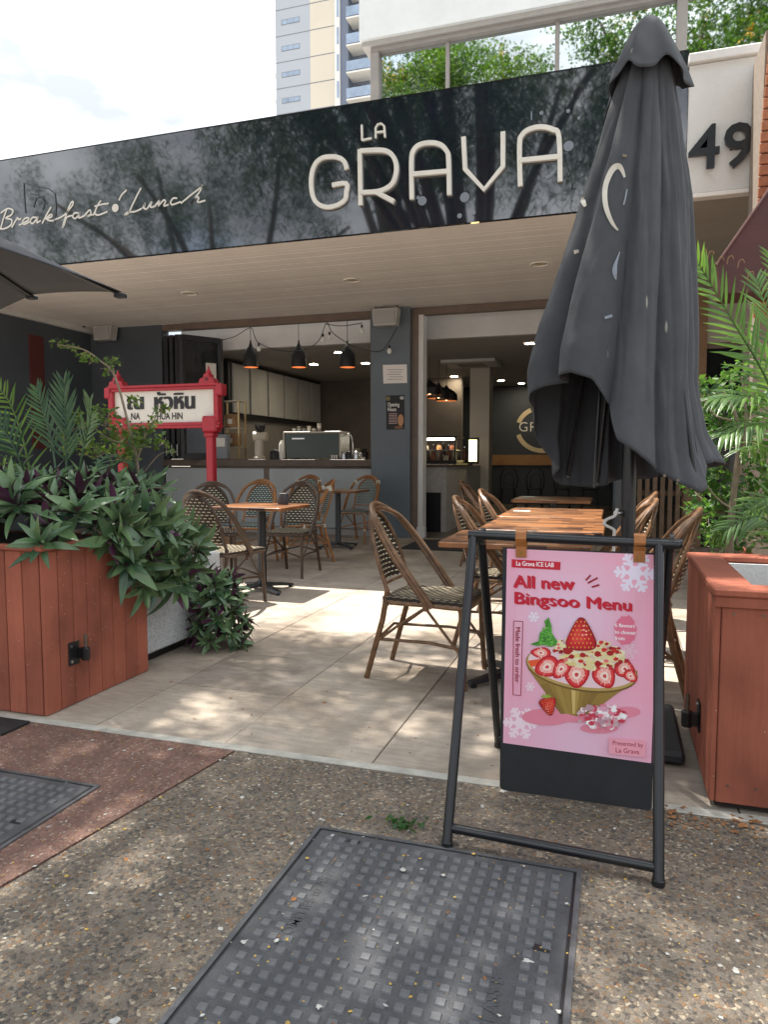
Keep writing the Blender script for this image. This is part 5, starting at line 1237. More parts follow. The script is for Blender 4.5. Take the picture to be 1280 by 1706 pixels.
for u, wh in ((418, 'nearest the folded windows'), (498, 'in the middle of the three'), (579, 'nearest the slate pillar')): pendant('black bell shaped pendant lamp over the counter, '+wh, u, 567, 612, 10.35, .115, gp, 3.3)
gp2 = 'wide black pendants inside the doorway'
for u, v, wh in ((716, 658, 'nearest the door lining'), (731, 664, 'middle of three'), (744, 668, 'nearest the cream column')): pendant('wide black pendant lamp with copper rim inside the doorway, '+wh, u, v-26, v, 12.6+(u-716)*.02, .20, gp2, 2.95)
sl_ = thing('string_lights', 'black festoon cable with clear bulbs looped before the kitchen opening', 'string lights', (-4.5, 9.9, 3.1))
MB().tube(catmull([PY(u, v, 9.9) for u, v in ((362, 568), (390, 561), (417, 546), (424, 560), (432, 572), (462, 583), (500, 584), (530, 569), (544, 538), (553, 553), (570, 566), (592, 578), (628, 586), (645, 575), (662, 545))], 5), .006, 6).build('cable', M_BLACK, sl_, 'auto')
MB().tube(catmull([PY(u, v, 9.9) for u, v in ((544, 540), (570, 543), (604, 538))], 5), .006, 6).build('cable', M_BLACK, sl_, 'auto')
for i, (u, v) in enumerate(((431, 572), (538, 556), (549, 553), (603, 541), (649, 575))):
    p = PY(u, v, 9.88); o = MB().tube([p, p+Vector((0, 0, -.045))], .016, 10).build('lamp_holder', M_BLACK, sl_, 'auto')
    MB().lathe(p+Vector((0, 0, -.125)), [(.001, 0), (.02, .006), (.034, .03), (.03, .055), (.014, .08)], 14).build('bulb', mat('clear_bulb', (.75, .75, .72), .1, 0, ior=1.3, spec=.7), o, 'auto')

# ================================================================== INSIDE THE KITCHEN AND ROOM
ED = mat('lit_downlight', (1, .9, .7), .5, 0, emit=(1.0, .86, .58), es=34)
for u, v in ((565, 587), (609, 605), (523, 607), (883, 572), (757, 627), (835, 634), (815, 631), (868, 656)):
    p = G(u, v, 2.945)
    if p.y > 18: p = Vector((-2.2, 17.6, 2.945))
    t = thing('ceiling_downlight', 'small lit warm downlight in the dark room ceiling', 'downlight', (p.x, p.y, 2.945), 'lit downlights in the room ceiling')
    MB().lathe((p.x, p.y, 2.938), [(.075, .010), (.10, .008), (.105, .002), (.08, 0)], 20, cap=False).build('trim_ring', M_WHITE, t)
    MB().lathe((p.x, p.y, 2.940), [(.001, 0), (.078, 0), (.078, .006)], 20).build('lens', ED, t)
ac = thing('air_conditioner', 'flat square ceiling cassette air conditioner near the cream column', 'air conditioner', (-2.6, 13.3, 2.95))
part('grille_frame', M_WHITE, ac, ((-3.1, 13.0, 2.89), (-2.1, 13.9, 2.949)), bev=.01); part('grille', M_INGREY, ac, ((-2.85, 13.2, 2.882), (-2.35, 13.7, 2.889)))
mb = thing('wall_cupboard', 'row of tall pale grey cupboard panels with black frames on the kitchen wall', 'wall panel', (-6.6, 13.5, 1.95))
us_ = (387, 417, 447, 474, 498, 518, 535)
ys_ = [PX(u, 640, -6.62).y for u in us_]
part('frame', MATS['window_frame_black'], mb, ((-6.749, ys_[0]-.08, 1.90), (-6.66, ys_[-1]+.05, 2.925)))
for a, c in zip(ys_, ys_[1:]): part('panel', mat('panel_grey', (.58, .57, .56), .45, .08, 3), mb, ((-6.659, a+.04, 1.985), (-6.62, c-.04, 2.87)), bev=.005)
def counter_item(fn): return fn
gr = thing('coffee_grinder', 'cream coffee grinder with round hopper on the kitchen bench', 'coffee grinder', PY(432, 764, 10.35))
gx, gy = gr.location.x, 10.35; M_GC = mat('grinder_cream', (.50, .46, .38), .35, .06, 10)
MB().lathe((gx, gy, 1.141), [(.10, 0), (.10, .03), (.075, .05), (.07, .26), (.075, .30), (.04, .31)], 20).build('body', M_GC, gr, 'auto')
MB().tube([(gx-.08, gy-.02, 1.50), (gx+.13, gy+.02, 1.50)], [.085, .07], 18).build('motor_housing', M_GC, gr, 'auto')
MB().lathe((gx+.02, gy, 1.56), [(.05, 0), (.085, .08), (.085, .13), (.03, .14)], 18).build('hopper', MATS['smoky_glass'], gr, 'auto')
cm = thing('coffee_machine', 'dark green espresso machine with pale edges on the kitchen bench', 'coffee machine', (-4.2, 10.4, 1.14))
a, c = PY(480, 722, 10.3), PY(566, 764, 10.3); zt = PY(520, 722, 10.3).z; a_cm, zt_cm = a.x, zt
MB().prism([(a.x, 10.25, 1.16), (c.x+.02, 10.25, 1.16), (c.x+.02, 10.25, zt), (a.x-.03, 10.25, zt), (a.x-.03, 10.25, zt-.1)], (0, .36, 0)).build('body', mat('machine_green', (.022, .045, .038), .3, .1, 4), cm)
part('top_trim', M_GC, cm, ((a.x-.05, 10.23, zt), (c.x+.04, 10.64, zt+.03)), bev=.008); part('side_trim', M_GC, cm, ((a.x-.055, 10.23, 1.16), (a.x-.03, 10.62, zt-.001)), bev=.005); part('side_trim', M_GC, cm, ((c.x+.021, 10.23, 1.16), (c.x+.045, 10.62, zt-.001)), bev=.005)
part('badge', M_STEEL, cm, ((a.x+.09, 10.244, zt-.09), (a.x+.30, 10.249, zt-.07))); part('foot', M_BLACK, cm, ((a.x+.05, 10.3, 1.141), (a.x+.12, 10.5, 1.159)), ((c.x-.12, 10.3, 1.141), (c.x-.05, 10.5, 1.159)))
MB().tube(catmull([(c.x+.06, 10.3, zt-.04), (c.x+.16, 10.28, zt-.02), (c.x+.22, 10.26, zt-.10), (c.x+.23, 10.26, 1.22)], 4), .010, 8).build('steam_wand', M_STEEL, cm, 'auto')
random.seed(11)
for u, h_, r_, m_, nm, lb in ((573, .12, .045, M_STEEL, 'milk_jug', 'small steel jug on the bench right of the espresso machine'), (582, .13, .05, M_BLACK, 'canister', 'black canister on the bench right of the espresso machine'), (594, .13, .05, M_STEEL, 'milk_jug', 'wider steel jug on the bench beside the black canister'), (470, .30, .05, M_SIGNWHITE, 'bottle', 'pale bottle with dark cap between grinder and espresso machine'), (459, .16, .09, M_BLACK, 'scale', 'black tamping stand between grinder and bottle')):
    p = PY(u, 760, 10.3); t = thing(nm, lb, 'jug' if 'jug' in nm else nm, (p.x, 10.3, 1.141))
    MB().lathe((0, 0, 0), [(r_, 0), (r_, h_*.7), (r_*.8, h_*.85), (r_*.45, h_*.95), (r_*.45, h_)], 16).build('body', m_, t, 'auto', world=False)
    MB().tube(catmull([(r_*.9, 0, h_*.75), (r_*1.6, 0, h_*.7), (r_*1.6, 0, h_*.3), (r_*.9, 0, h_*.2)], 4), r_*.12, 6).build('handle', m_, t, 'auto', world=False)
for i in range(3): q_ = PY(553+i*4, 761, 10.18); tag(MB().lathe((q_.x, 10.18, 1.141), [(.008, 0), (.014, .06), (.015, .064)], 10).build('espresso_cup', M_SIGNWHITE), 'tiny white cup at the bench front before the espresso machine', 'cup', 'white cups on the bench')
sh = thing('cake_shelf', 'brass framed shelf with brown goods at the left end of the bench', 'shelf', (-6.0, 10.6, 1.14))
qa, qb = PY(369, 668, 10.55), PY(399, 668, 10.55); M_BR = mat('brass_frame', (.50, .38, .20), .35, .1, 8, metal=.6)
for x_ in (qa.x, qb.x):
    for y_ in (10.5, 10.72): part('upright', M_BR, sh, ((x_-.012, y_, 1.141), (x_+.012, y_+.024, qa.z)))
for z_ in (qa.z, qa.z-.44, qa.z-.75): part('shelf_board', mat('glass_shelf', (.55, .5, .42), .2, .1, 8), sh, ((qa.x-.02, 10.5, z_-.015), (qb.x+.02, 10.75, z_)))
for k, (z_, w_, h_) in enumerate(((qa.z-.44, .22, .22), (qa.z-.75, .26, .22))):
    o = thing('paper_bag', 'brown paper goods on the %s tier of the brass shelf' % ('upper', 'lower')[k], 'goods', ((qa.x+qb.x)/2, 10.6, z_+.001))
    MB().box((-w_/2, -.08, 0), (w_/2, .08, h_), .02).build('bag', mat('kraft', (.30, .17, .08), .7, .5, 30), o, world=False); part('seal', M_SIGNWHITE, o, (o.location+Vector((-.04, -.084, .06)), o.location+Vector((.04, -.0805, .14))))
o = thing('grey_box', 'grey carton standing on the bench below the brass shelf', 'box', (qa.x+.13, 10.3, 1.141)); MB().box((-.13, -.06, 0), (.13, .06, .40), .01).build('carton', mat('carton_grey', (.22, .24, .27), .6, .08, 5), o, world=False); MB().box((-.10, -.064, .2), (.10, -.061, .34)).build('print_panel', M_SIGNWHITE, o, world=False)
kb = thing('back_bench', 'dark kitchen back bench crowded with machines and crockery', 'bench', (-4.6, 14.6, 0))
part('cupboard', mat('bench_dark', (.04, .036, .036), .5, .2, 3), kb, ((-6.6, 14.3, 0), (-3.6, 15.2, .95))); part('bench_top', M_INGREY, kb, ((-6.65, 14.26, .951), (-3.55, 15.25, 1.0)))
for i in range(16):
    x_ = -6.4+i*.18; h_ = random.uniform(.12, .5); w_ = random.uniform(.05, .085); m_ = random.choice([M_BLACK, M_INGREY, M_STEEL, mat('brown_box', (.12, .06, .04), .6, .2, 5), mat('cream_pack', (.4, .34, .25), .6, .2, 5)])
    nm = 'canister' if i % 2 else 'carton'
    o = thing(nm, '%s on the dark kitchen back bench' % ('round storage canister' if i % 2 else 'square storage carton'), nm, (x_, 14.6, 1.001), 'crockery and packs on the kitchen back bench')
    if i % 2: MB().lathe((0, 0, 0), [(w_, 0), (w_, h_*.8), (w_*.6, h_*.9), (w_*.6, h_)], 12).build('body', m_, o, 'auto', world=False)
    else: MB().box((-w_, -w_, 0), (w_, w_, h_), .01).build('body', m_, o, world=False)
    MB().box((-w_*.6, -w_-.012, h_*.2), (w_*.6, -w_-.002, h_*.5)).build('label_panel', M_SIGNWHITE, o, world=False)
# service counter in the doorway
M_BRKW = mat('white_textured_panel', (.42, .39, .36), .7, .12, 9, .8, 40)
sv = thing('service_counter', 'pale rough textured service counter with dark top inside the doorway', 'counter', (-3, 12.2, 0))
part('front', M_BRKW, sv, ((-4.4, 11.0, 0), (-2.52, 14.0-.02, 1.02))); part('counter_top', M_BENCH, sv, ((-4.4, 10.96, 1.021), (-2.48, 13.0, 1.06)), bev=.005); part('kick_panel', M_BLACK, sv, ((-2.85, 10.97, .0), (-2.60, 10.999, .62)))
dc = thing('display_cabinet', 'glass cake display cabinet with lit shelves on the service counter', 'display cabinet', (-3.0, 12.4, 1.06))
part('cabinet_base', M_BLACK, dc, ((-3.7, 11.9, 1.061), (-2.55, 12.9, 1.12))); part('cabinet_roof', M_BLACK, dc, ((-3.7, 11.9, 1.50), (-2.55, 12.9, 1.53)))
MB().box((-3.66, 11.93, 1.46), (-2.6, 11.97, 1.495)).build('light_tube', mat('cabinet_light', (1, .95, .8), .5, 0, emit=(1, .95, .78), es=5), dc)
for x_ in (-3.69, -3.1, -2.59): part('post', M_BLACK, dc, ((x_, 11.905, 1.12), (x_+.03, 11.935, 1.50)))
part('shelf', M_STEEL, dc, ((-3.65, 11.95, 1.29), (-2.6, 12.8, 1.30)))
for i in range(9): 
    x_ = -3.6+i*.115; MB().lathe((x_, 12.15, 1.121 if i % 2 else 1.301), [(.045, 0), (.05, .04), (.03, .08), (.001, .085)], 10).build('cake', mat('cake_%d' % (i % 3), [(.5, .25, .1), (.6, .5, .35), (.35, .12, .06)][i % 3], .7, .2, 20), dc)
mk = thing('price_lightbox', 'small glowing yellow price panel on the display cabinet end', 'light box', (-2.45, 12.6, 1.1)); part('box', M_BLACK, mk, ((-2.50, 12.62, 1.06), (-2.32, 12.72, 1.52))); part('face', mat('price_glow', (1, .8, .35), .5, 0, emit=(1, .78, .32), es=1.6), mk, ((-2.48, 12.61, 1.1), (-2.34, 12.619, 1.48)))
random.seed(5)
for i in range(9):
    o = thing('bottle', 'dark bottle on the shelf behind the service counter', 'bottle', (-3.4+i*.1, 13.3+.02*(i % 3), 1.021), 'bottles behind the service counter')
    s_ = random.uniform(.8, 1.3); MB().lathe((0, 0, 0), [(.035*s_, 0), (.035*s_, .18*s_), (.014, .25*s_), (.014, .32*s_)], 12).build('glass', mat('bottle_%d' % (i % 3), [(.03, .015, .01), (.10, .03, .015), (.18, .15, .12)][i % 3], .2, .1, 10), o, 'auto', world=False)
    MB().lathe((0, 0, .32*s_), [(.016, 0), (.016, .02)], 10).build('cap', M_STEEL, o, world=False)
# round wall logo
lo = thing('wall_logo', 'round cream cafe logo with brush arcs on the navy back wall', 'logo', (-1.6, 18.19, 1.7))
LFN = lambda u, v: PY(u, v, 18.19)
for ch, xx in (('G', 864), ('R', 882), ('A', 898), ('V', 914), ('A', 930)):
    V, Fs = text_tris(ch, -.004); p_ = LFN(xx, 719); MB().add([(p_.x+q.x*.34, 18.185, p_.z+q.y*.34) for q in V], Fs).build('letter', M_LETTER, lo)
for a0, a1, k_ in ((118, 165, .05), (195, 300, .05), (20, 70, .03)):
    pts = [(905+42*math.cos(R(a)), 715-36*math.sin(R(a))) for a in range(a0, a1+1, 5)]; ribbon(pts, k_*2.2, .01, LFN, FN).build('arc', mat('gold_arc', (.62, .50, .32), .5, .1, 8), lo)
dch = []
for i in range(5):
    t = thing('bentwood_chair', 'dark bentwood chair standing along the tan band on the back wall', 'chair', (-2.4+i*.62, 16.9, 0), 'dark bentwood chairs along the back wall')
    MB().lathe((0, 0, .44), [(.001, 0), (.19, 0), (.2, .02), (.001, .03)], 18).build('seat', M_BLACK, t, world=False)
    MB().tube(catmull([(-.18, .16, .45), (-.2, .2, .7), (-.12, .22, .88), (0, .22, .93), (.12, .22, .88), (.2, .2, .7), (.18, .16, .45)], 4), .016, 8).build('back_hoop', M_BLACK, t, world=False)
    MB().tube(catmull([(-.11, .18, .46), (-.12, .2, .68), (0, .21, .80), (.12, .2, .68), (.11, .18, .46)], 4), .011, 8).build('inner_hoop', M_BLACK, t, world=False)
    for a_, c_ in ((1, 1), (1, -1), (-1, 1), (-1, -1)): MB().tube([(.14*a_, .14*c_, .44), (.18*a_, .18*c_, 0)], .014, 6).build('leg', M_BLACK, t, world=False)
o = thing('armchair', 'brown timber framed chair half hidden in leaves beyond the right planter', 'chair', (1.55, 6.2, 0))
part('back_rail', M_RATORG, o, ((1.22, 6.38, .80), (1.75, 6.43, .92)), bev=.012); part('back_pad', M_WALLDARK, o, ((1.27, 6.395, .45), (1.72, 6.425, .799))); part('seat', M_WALLDARK, o, ((1.22, 5.95, .40), (1.75, 6.38, .45)), bev=.01)
for a_ in (1.22, 1.71):
    for c_ in (5.95, 6.385): part('leg', M_RATORG, o, ((a_, c_, 0), (a_+.04, c_+.04, .399 if c_ < 6 else .799)))
bx_ = thing('waiter_cabinet', 'narrow grey waiter cabinet standing behind the far timber table', 'cabinet', (.1, 8.0, 0))
part('carcass', M_WALLDARK, bx_, ((-.02, 7.8, 0), (.20, 8.3, .95)), bev=.01); part('door', mat('cabinet_door', (.075, .08, .085), .5, .1, 4), bx_, ((0, 7.785, .05), (.18, 7.799, .92)), bev=.003); part('handle', M_STEEL, bx_, ((.15, 7.765, .5), (.165, 7.784, .65)))

# ================================================================== PLANTS
random.seed(21)
def lily_leaf(L_, W, arch, twist):
    n = 7; vs = []; fs = []
    for sgn_, o_ in ((0, 0), (1, -.0014)):
        k = len(vs)
        for i in range(n+1):
            s = i/n; w_ = W*(.42+.58*math.sin(math.pi*min(1, s*1.08)**.8))*(1-s**5)**.5 if i < n else 0.0
            ang = arch*s*s; x = L_*(s-.12*arch*s**3); z = -L_*arch*.42*s*s; tw = twist*s
            for c in (-1, 0, 1):
                y = c*w_*math.cos(tw); zz = z+abs(c)*w_*.34+c*w_*math.sin(tw)+o_*(1 if i < n else .3)
                vs.append((x, y, zz))
        for i in range(n):
            for c in (0, 1):
                f = (k+i*3+c, k+(i+1)*3+c, k+(i+1)*3+c+1, k+i*3+c+1)
                fs.append(f[::-1] if sgn_ == 0 else f)
    b = MB().add(vs, fs); b.mi = [0]*(2*n)+[1]*(2*n)
    o = b.build('leaf', [M_LILY, M_LILYP], smooth=True); me = o.data; bpy.data.objects.remove(o); return me
LEAVES = [lily_leaf(.20, .025, .35, .15), lily_leaf(.225, .027, .75, -.25), lily_leaf(.15, .023, .15, .1), lily_leaf(.20, .024, 1.15, .4), lily_leaf(.18, .028, .5, -.45), lily_leaf(.12, .021, .6, .2), lily_leaf(.21, .022, .25, .6)]
def rosette(loc, axis, size, label, group, n=15):
    t = bpy.data.objects.new('boat_lily', None); COL.objects.link(t); t.empty_display_size = .05
    t.location = loc; t.rotation_mode = 'QUATERNION'; t.rotation_quaternion = Vector(axis).to_track_quat('Z', 'Y'); tag(t, label, 'plant', group)
    a0 = random.uniform(0, 6.28)
    for i in range(n):
        u = (i+.5)/n; az = a0+i*2.39996+random.uniform(-.25, .25); pitch = R(80-78*u**.8)+random.uniform(-.18, .18)
        q_ = Quaternion((0, 0, 1), az) @ Quaternion((0, 1, 0), -pitch) @ Quaternion((1, 0, 0), random.uniform(-.3, .3)+(math.pi*random.uniform(.8, 1.2) if random.random() < .045 else 0))
        o = bpy.data.objects.new('leaf', random.choice(LEAVES)); COL.objects.link(o); o.parent = t
        o.rotation_mode = 'QUATERNION'; o.rotation_quaternion = q_; o.location = q_ @ Vector((.012, 0, 0)) + Vector((0, 0, .03*(1-u)))
        s = size*random.uniform(.66, 1.16)*(.75+.35*u); o.scale = (s, s*random.uniform(.9, 1.15), s)
    return t
g1 = 'boat lilies growing on top of the left planter'; l1 = 'boat lily rosette of green blades with purple undersides growing on the left planter'
g2 = 'boat lilies hanging over the side of the left planter'; l2 = 'boat lily rosette hanging over the planter side above the speckled trough'
g3 = 'boat lilies in the mound at the trough corner'; l3 = 'boat lily rosette in the low mound at the patio end of the trough'
def h_top(x, y): return .83+.10*math.exp(-((x+2.85)/.45)**2)+.03*math.sin(5*x+3*y)
pts = []
for k in range(1500):
    x, y = random.uniform(-3.6, -2.42), random.uniform(2.56, 4.0)
    if y > 3.28 and x > -2.62-.25*(y-3.28): continue
    if all((x-a)**2+(y-c)**2 > .104**2 for a, c in pts): pts.append((x, y))
for x, y in pts:
    edge = max(0, (x+2.60)/.17); fr_ = max(0, (2.78-y)/.15)
    z = h_top(x, y)+random.uniform(-.03, .05)-.05*edge-.05*fr_
    rosette((x, y, z), (.6*edge+random.uniform(-.25, .25), -.75*fr_-.25+random.uniform(-.25, .25), 1), random.uniform(.78, 1.12), l1, g1, 17)
hp = []
for k in range(600):
    y, z = random.uniform(2.88, 3.62), random.uniform(.40, .84)
    if z < .46+max(0, (3.16-y))*1.25: continue
    if z < .50 and y > 3.45: continue
    if z > .74 and y > 3.46: continue
    if all((y-a)**2+(z-c)**2 > .086**2 for a, c in hp): hp.append((y, z))
for y, z in hp:
    x = -2.40+random.uniform(0, .05)+.07*max(0, .9-z)
    rosette((x, y, z), (1.0, -.35+random.uniform(-.35, .35), -.25+.7*(z-.55)+random.uniform(-.25, .25)), random.uniform(.75, 1.08), l2, g2, 16)
gc = Vector((-2.30, 3.84, 0))
for k in range(26):
    a = k*2.4; hgt = .04+.38*(k/26); rr_ = .11*math.sqrt(max(.02, 1-(hgt/.50)**2))
    rosette(gc+Vector((rr_*math.cos(a), rr_*math.sin(a), hgt)), (math.cos(a), math.sin(a), .05+1.8*(hgt/.45)**2), random.uniform(.55, .78), l3, g3, 15)

def leaf_cloud(C, N, L_, W, droop=0.0, spread=None, rg=rng):
    """N rhombic leaves at points C(N,3); returns V,Q"""
    th = rg.uniform(0, 2*np.pi, N); ph = np.arcsin(rg.uniform(-1, 1, N))*.75
    d = np.stack([np.cos(th)*np.cos(ph), np.sin(th)*np.cos(ph), np.sin(ph)-droop], 1); d /= np.linalg.norm(d, axis=1)[:, None]
    r_ = rg.normal(size=(N, 3)); s = np.cross(d, r_); s /= np.linalg.norm(s, axis=1)[:, None]+1e-9
    nn = np.cross(d, s)
    Ls = (L_*rg.uniform(.6, 1.25, N))[:, None]; Ws = (W*rg.uniform(.7, 1.2, N))[:, None]
    V = np.stack([C, C+d*Ls*.45+s*Ws*.5+nn*Ws*.10, C+d*Ls-nn*Ws*.12, C+d*Ls*.45-s*Ws*.5+nn*Ws*.10], 1).reshape(-1, 3)
    Q = np.arange(N*4).reshape(N, 4)
    return V, Q
def twig_shrub(name, label, base, branches, clumps, nleaf, L_, W, m, mt_, group=None):
    t = thing(name, label, 'shrub', base, group)
    for i, (pts_, r0) in enumerate(branches):
        P = catmull(pts_, 4); MB().tube(P, [r0*(1-.75*k/len(P)) for k in range(len(P))], 7).build('stem', mt_, t, 'auto')
    Cs = []
    for c, r_, n in clumps:
        p_ = rng.normal(size=(n, 3)); p_ /= np.linalg.norm(p_, axis=1)[:, None]; p_ *= (rng.uniform(0, 1, n)**.45)[:, None]
        Cs.append(np.array(c)+p_*np.array(r_))
    Cc = np.concatenate(Cs); V, Q = leaf_cloud(Cc, len(Cc), L_, W)
    fast_mesh('foliage', V, Q, m, t, kind='stuff')
    b = MB()
    for c, r_, n in clumps:                     # fine twigs into each clump
        for k in range(max(3, n//14)):
            e_ = Vector(c)+Vector([random.uniform(-1, 1)*r_[i] for i in range(3)]); s_ = Vector(c)-Vector((0, 0, r_[2]*.8)); mid = s_.lerp(e_, .5)+Vector((random.uniform(-.02, .02), 0, random.uniform(0, .03)))
            b.tube([s_, mid, e_], [.0028, .002, .001], 4, cap=False)
    b.build('twigs', mt_, t, kind='stuff')
    return t
YL = 3.95
q = lambda u, v, Y=YL: PY(u, v, Y)
cl = []
for u, v, r_, n in ((160, 745, .11, 110), (195, 720, .10, 110), (225, 735, .09, 90), (140, 700, .09, 70), (175, 695, .09, 80), (240, 715, .07, 60), (205, 755, .10, 100), (265, 735, .05, 26), (110, 735, .10, 70), (255, 700, .05, 24), (225, 665, .05, 22),
                    (185, 602, .05, 26), (150, 600, .035, 14), (100, 572, .045, 22), (120, 578, .035, 14), (136, 592, .03, 10), (178, 618, .035, 12), (270, 680, .05, 26), (285, 752, .03, 8)):
    c = q(u, v, YL+random.uniform(-.12, .12)); cl.append((c, (r_*1.2, r_*1.3, r_*.8), n))
twig_shrub('leafy_shrub', 'twiggy yellow green shrub with one long arching branch rising before the red sign', (-2.9, YL, .6),
           [([q(232, 830), q(228, 770), q(212, 700), q(190, 625), q(165, 600), q(138, 582), q(95, 574)], .011), ([q(228, 770), q(240, 730), q(262, 690), q(272, 676)], .006), ([q(222, 745), q(180, 730), q(140, 705), q(105, 735)], .006), ([q(190, 625), q(188, 612), q(184, 598)], .004), ([q(230, 800), q(262, 760), q(288, 750)], .005)],
           cl, 0, .042, .024, M_SHRUB, M_TWIG)
YR = 4.15
cr3 = []
for u, v, r_, n in ((1170, 800, .11, 150), (1200, 830, .13, 170), (1165, 850, .08, 90), (1190, 880, .10, 130), (1235, 850, .13, 170), (1180, 770, .08, 80), (1210, 690, .12, 150), (1185, 720, .10, 120), (1165, 680, .07, 70), (1240, 720, .12, 140), (1195, 650, .09, 90), (1250, 800, .12, 120), (1275, 760, .12, 110), (1270, 880, .12, 130), (1225, 620, .08, 60), (1165, 640, .05, 30), (1280, 830, .12, 110), (1215, 900, .12, 130), (1250, 670, .1, 90)):
    c = q(u, v, YR+random.uniform(-.15, .2)); cr3.append((c, (r_*1.15, r_*1.4, r_*.85), n))
twig_shrub('leafy_shrub', 'dense bright green small leaved shrub with pale stem behind the bare planter', (.62, YR, .6),
           [([q(1216, 960), q(1218, 880), q(1226, 800), q(1232, 740), q(1226, 690), q(1205, 650)], .020), ([q(1228, 790), q(1240, 740), q(1244, 690), q(1236, 630)], .013), ([q(1228, 760), q(1250, 735), q(1280, 745)], .007), ([q(1222, 850), q(1195, 830), q(1172, 800)], .007), ([q(1219, 700), q(1190, 690), q(1168, 655)], .007)],
           cr3, 0, .046, .026, M_SHRUBG, M_TWIG)
def frond(t, pts_, n, llen, wid, m, spread=R(52), droop=.25, curl=.0, stemr=.008, side=Vector((0, 0, 1)), taper0=.15):
    """feather palm frond: rachis with paired leaflets, one mesh"""
    P = catmull(pts_, 8); b = MB(); b.tube(P, [stemr*(1-.8*k/len(P)) for k in range(len(P))], 6, cap=False)
    nst = len(b.f); N_ = len(P)
    for k in range(n):
        f_ = taper0+(1-taper0)*k/(n-1); i = min(N_-2, int(f_*(N_-1))); fr2 = f_*(N_-1)-i; p_ = P[i].lerp(P[i+1], min(1, fr2)); tan = (P[i+1]-P[i]).normalized()
        sd = tan.cross(side).normalized(); nn = sd.cross(tan).normalized()
        ll = llen*(.55+.45*math.sin(math.pi*min(1, .15+f_*.85)))*(1-.25*f_)
        sp = spread*(1-.45*f_)
        for s in (-1, 1):
            d = (tan*math.cos(sp)+sd*s*math.sin(sp)+nn*random.uniform(.0, .25)).normalized(); d = (d+Vector((random.uniform(-.07, .07),)*1+(random.uniform(-.07, .07), random.uniform(-.05, .05)))).normalized()
            w_ = d.cross(nn).normalized()*wid*.5; vs = []
            for j in range(5):
                u_ = j/4; wp = (.35, 1, .9, .6, .02)[j]
                c = p_+d*ll*u_+Vector((0, 0, -1))*droop*ll*u_*u_+nn*curl*ll*u_**3
                vs += [c-w_*wp, c+nn*wid*.12*wp, c+w_*wp]
            fs = []
            for j in range(4):
                for c in (0, 1): fs.append((j*3+c, j*3+c+1, j*3+4+c, j*3+3+c))
            b.add(vs, fs)
    return b.build('frond', m, t, False)
pR = thing('palm', 'feathery green palm with browned leaf tips behind the bare planter', 'palm', (1.1, 4.1, .62))
Yp = 3.9
frond(pR, [q(1330, 800, 4.1), q(1286, 650, 4.0), q(1225, 540, 3.9), q(1165, 440, 3.75)], 24, .30, .017, M_PALM, side=Vector((.2, -1, .35)), droop=.12)
frond(pR, [q(1340, 820, 4.1), q(1310, 640, 4.2), q(1285, 540, 4.3), q(1262, 470, 4.4)], 20, .28, .017, M_PALM, side=Vector((.3, -1, .2)), droop=.12)
frond(pR, [q(1350, 820, 4.1), q(1300, 690, 3.85), q(1250, 660, 3.7), q(1190, 665, 3.6)], 22, .26, .016, M_PALM, side=Vector((0, -.5, 1)), droop=.35)
frond(pR, [q(1350, 840, 4.1), q(1310, 730, 3.8), q(1265, 705, 3.65), q(1205, 725, 3.5)], 22, .24, .016, M_PALM, side=Vector((0, -.5, 1)), droop=.4)
frond(pR, [q(1350, 860, 4.1), q(1300, 780, 3.9), q(1275, 745, 3.8), q(1240, 750, 3.7)], 18, .22, .015, M_PALM, side=Vector((0, -.5, 1)), droop=.4)
frond(pR, [q(1330, 960, 3.7), q(1300, 890, 3.65), q(1262, 860, 3.6), q(1215, 880, 3.55)], 16, .20, .014, M_PALM, side=Vector((0, -1, .6)), droop=.2)
frond(pR, [q(1340, 960, 3.8), q(1320, 870, 3.75), q(1290, 830, 3.7), q(1250, 845, 3.65)], 16, .22, .014, M_PALM, side=Vector((0, -1, .6)), droop=.2)
frond(pR, [q(1340, 850, 4.1), q(1345, 650, 4.2), q(1320, 520, 4.3), q(1290, 430, 4.3)], 18, .28, .016, M_PALM, side=Vector((.3, -1, .2)), droop=.15)
frond(pR, [q(1335, 830, 4.1), q(1320, 720, 4.15), q(1290, 620, 4.1), q(1235, 560, 4.0)], 20, .26, .016, M_PALM, side=Vector((.2, -1, .5)), droop=.25)
b = MB()
for u, v in ((1128, 430), (1140, 424), (1154, 426), (1120, 452), (1116, 470), (1196, 428), (1212, 426), (1230, 432), (1246, 452), (1180, 418), (1168, 415)):
    p_ = q(u, v+14, 3.8); b.tube(catmull([p_, p_+Vector((.006, 0, .03)), p_+Vector((.022, 0, .036)), p_+Vector((.028, 0, .02))], 4), .0022, 5)
b.build('dry_tips', mat('dry_leaf', (.28, .16, .08), .8, .3, 30), pR, kind='stuff')
MB().tube([(.93, 4.12, .6), (.925, 4.11, .85), (.92, 4.1, 1.10)], [.05, .042, .03], 12).build('trunk', M_BARK, pR, 'auto')
pL = thing('palm', 'dark green fan of palm fronds standing in the left planter', 'palm', (-3.3, 3.4, .78))
Yq = 3.45
def qq(u, v, Y=Yq): return PY(u, v, Y)
frond(pL, [qq(112, 840), qq(110, 760), qq(108, 690), qq(106, 640)], 17, .24, .018, M_PALMD, side=Vector((0, -1, .1)), spread=R(48), droop=.04, taper0=.30)
frond(pL, [qq(100, 840), qq(86, 740, 3.5), qq(72, 690, 3.55), qq(62, 650, 3.6)], 14, .22, .017, M_PALMD, side=Vector((.2, -1, .2)), spread=R(45), droop=.08, taper0=.30)
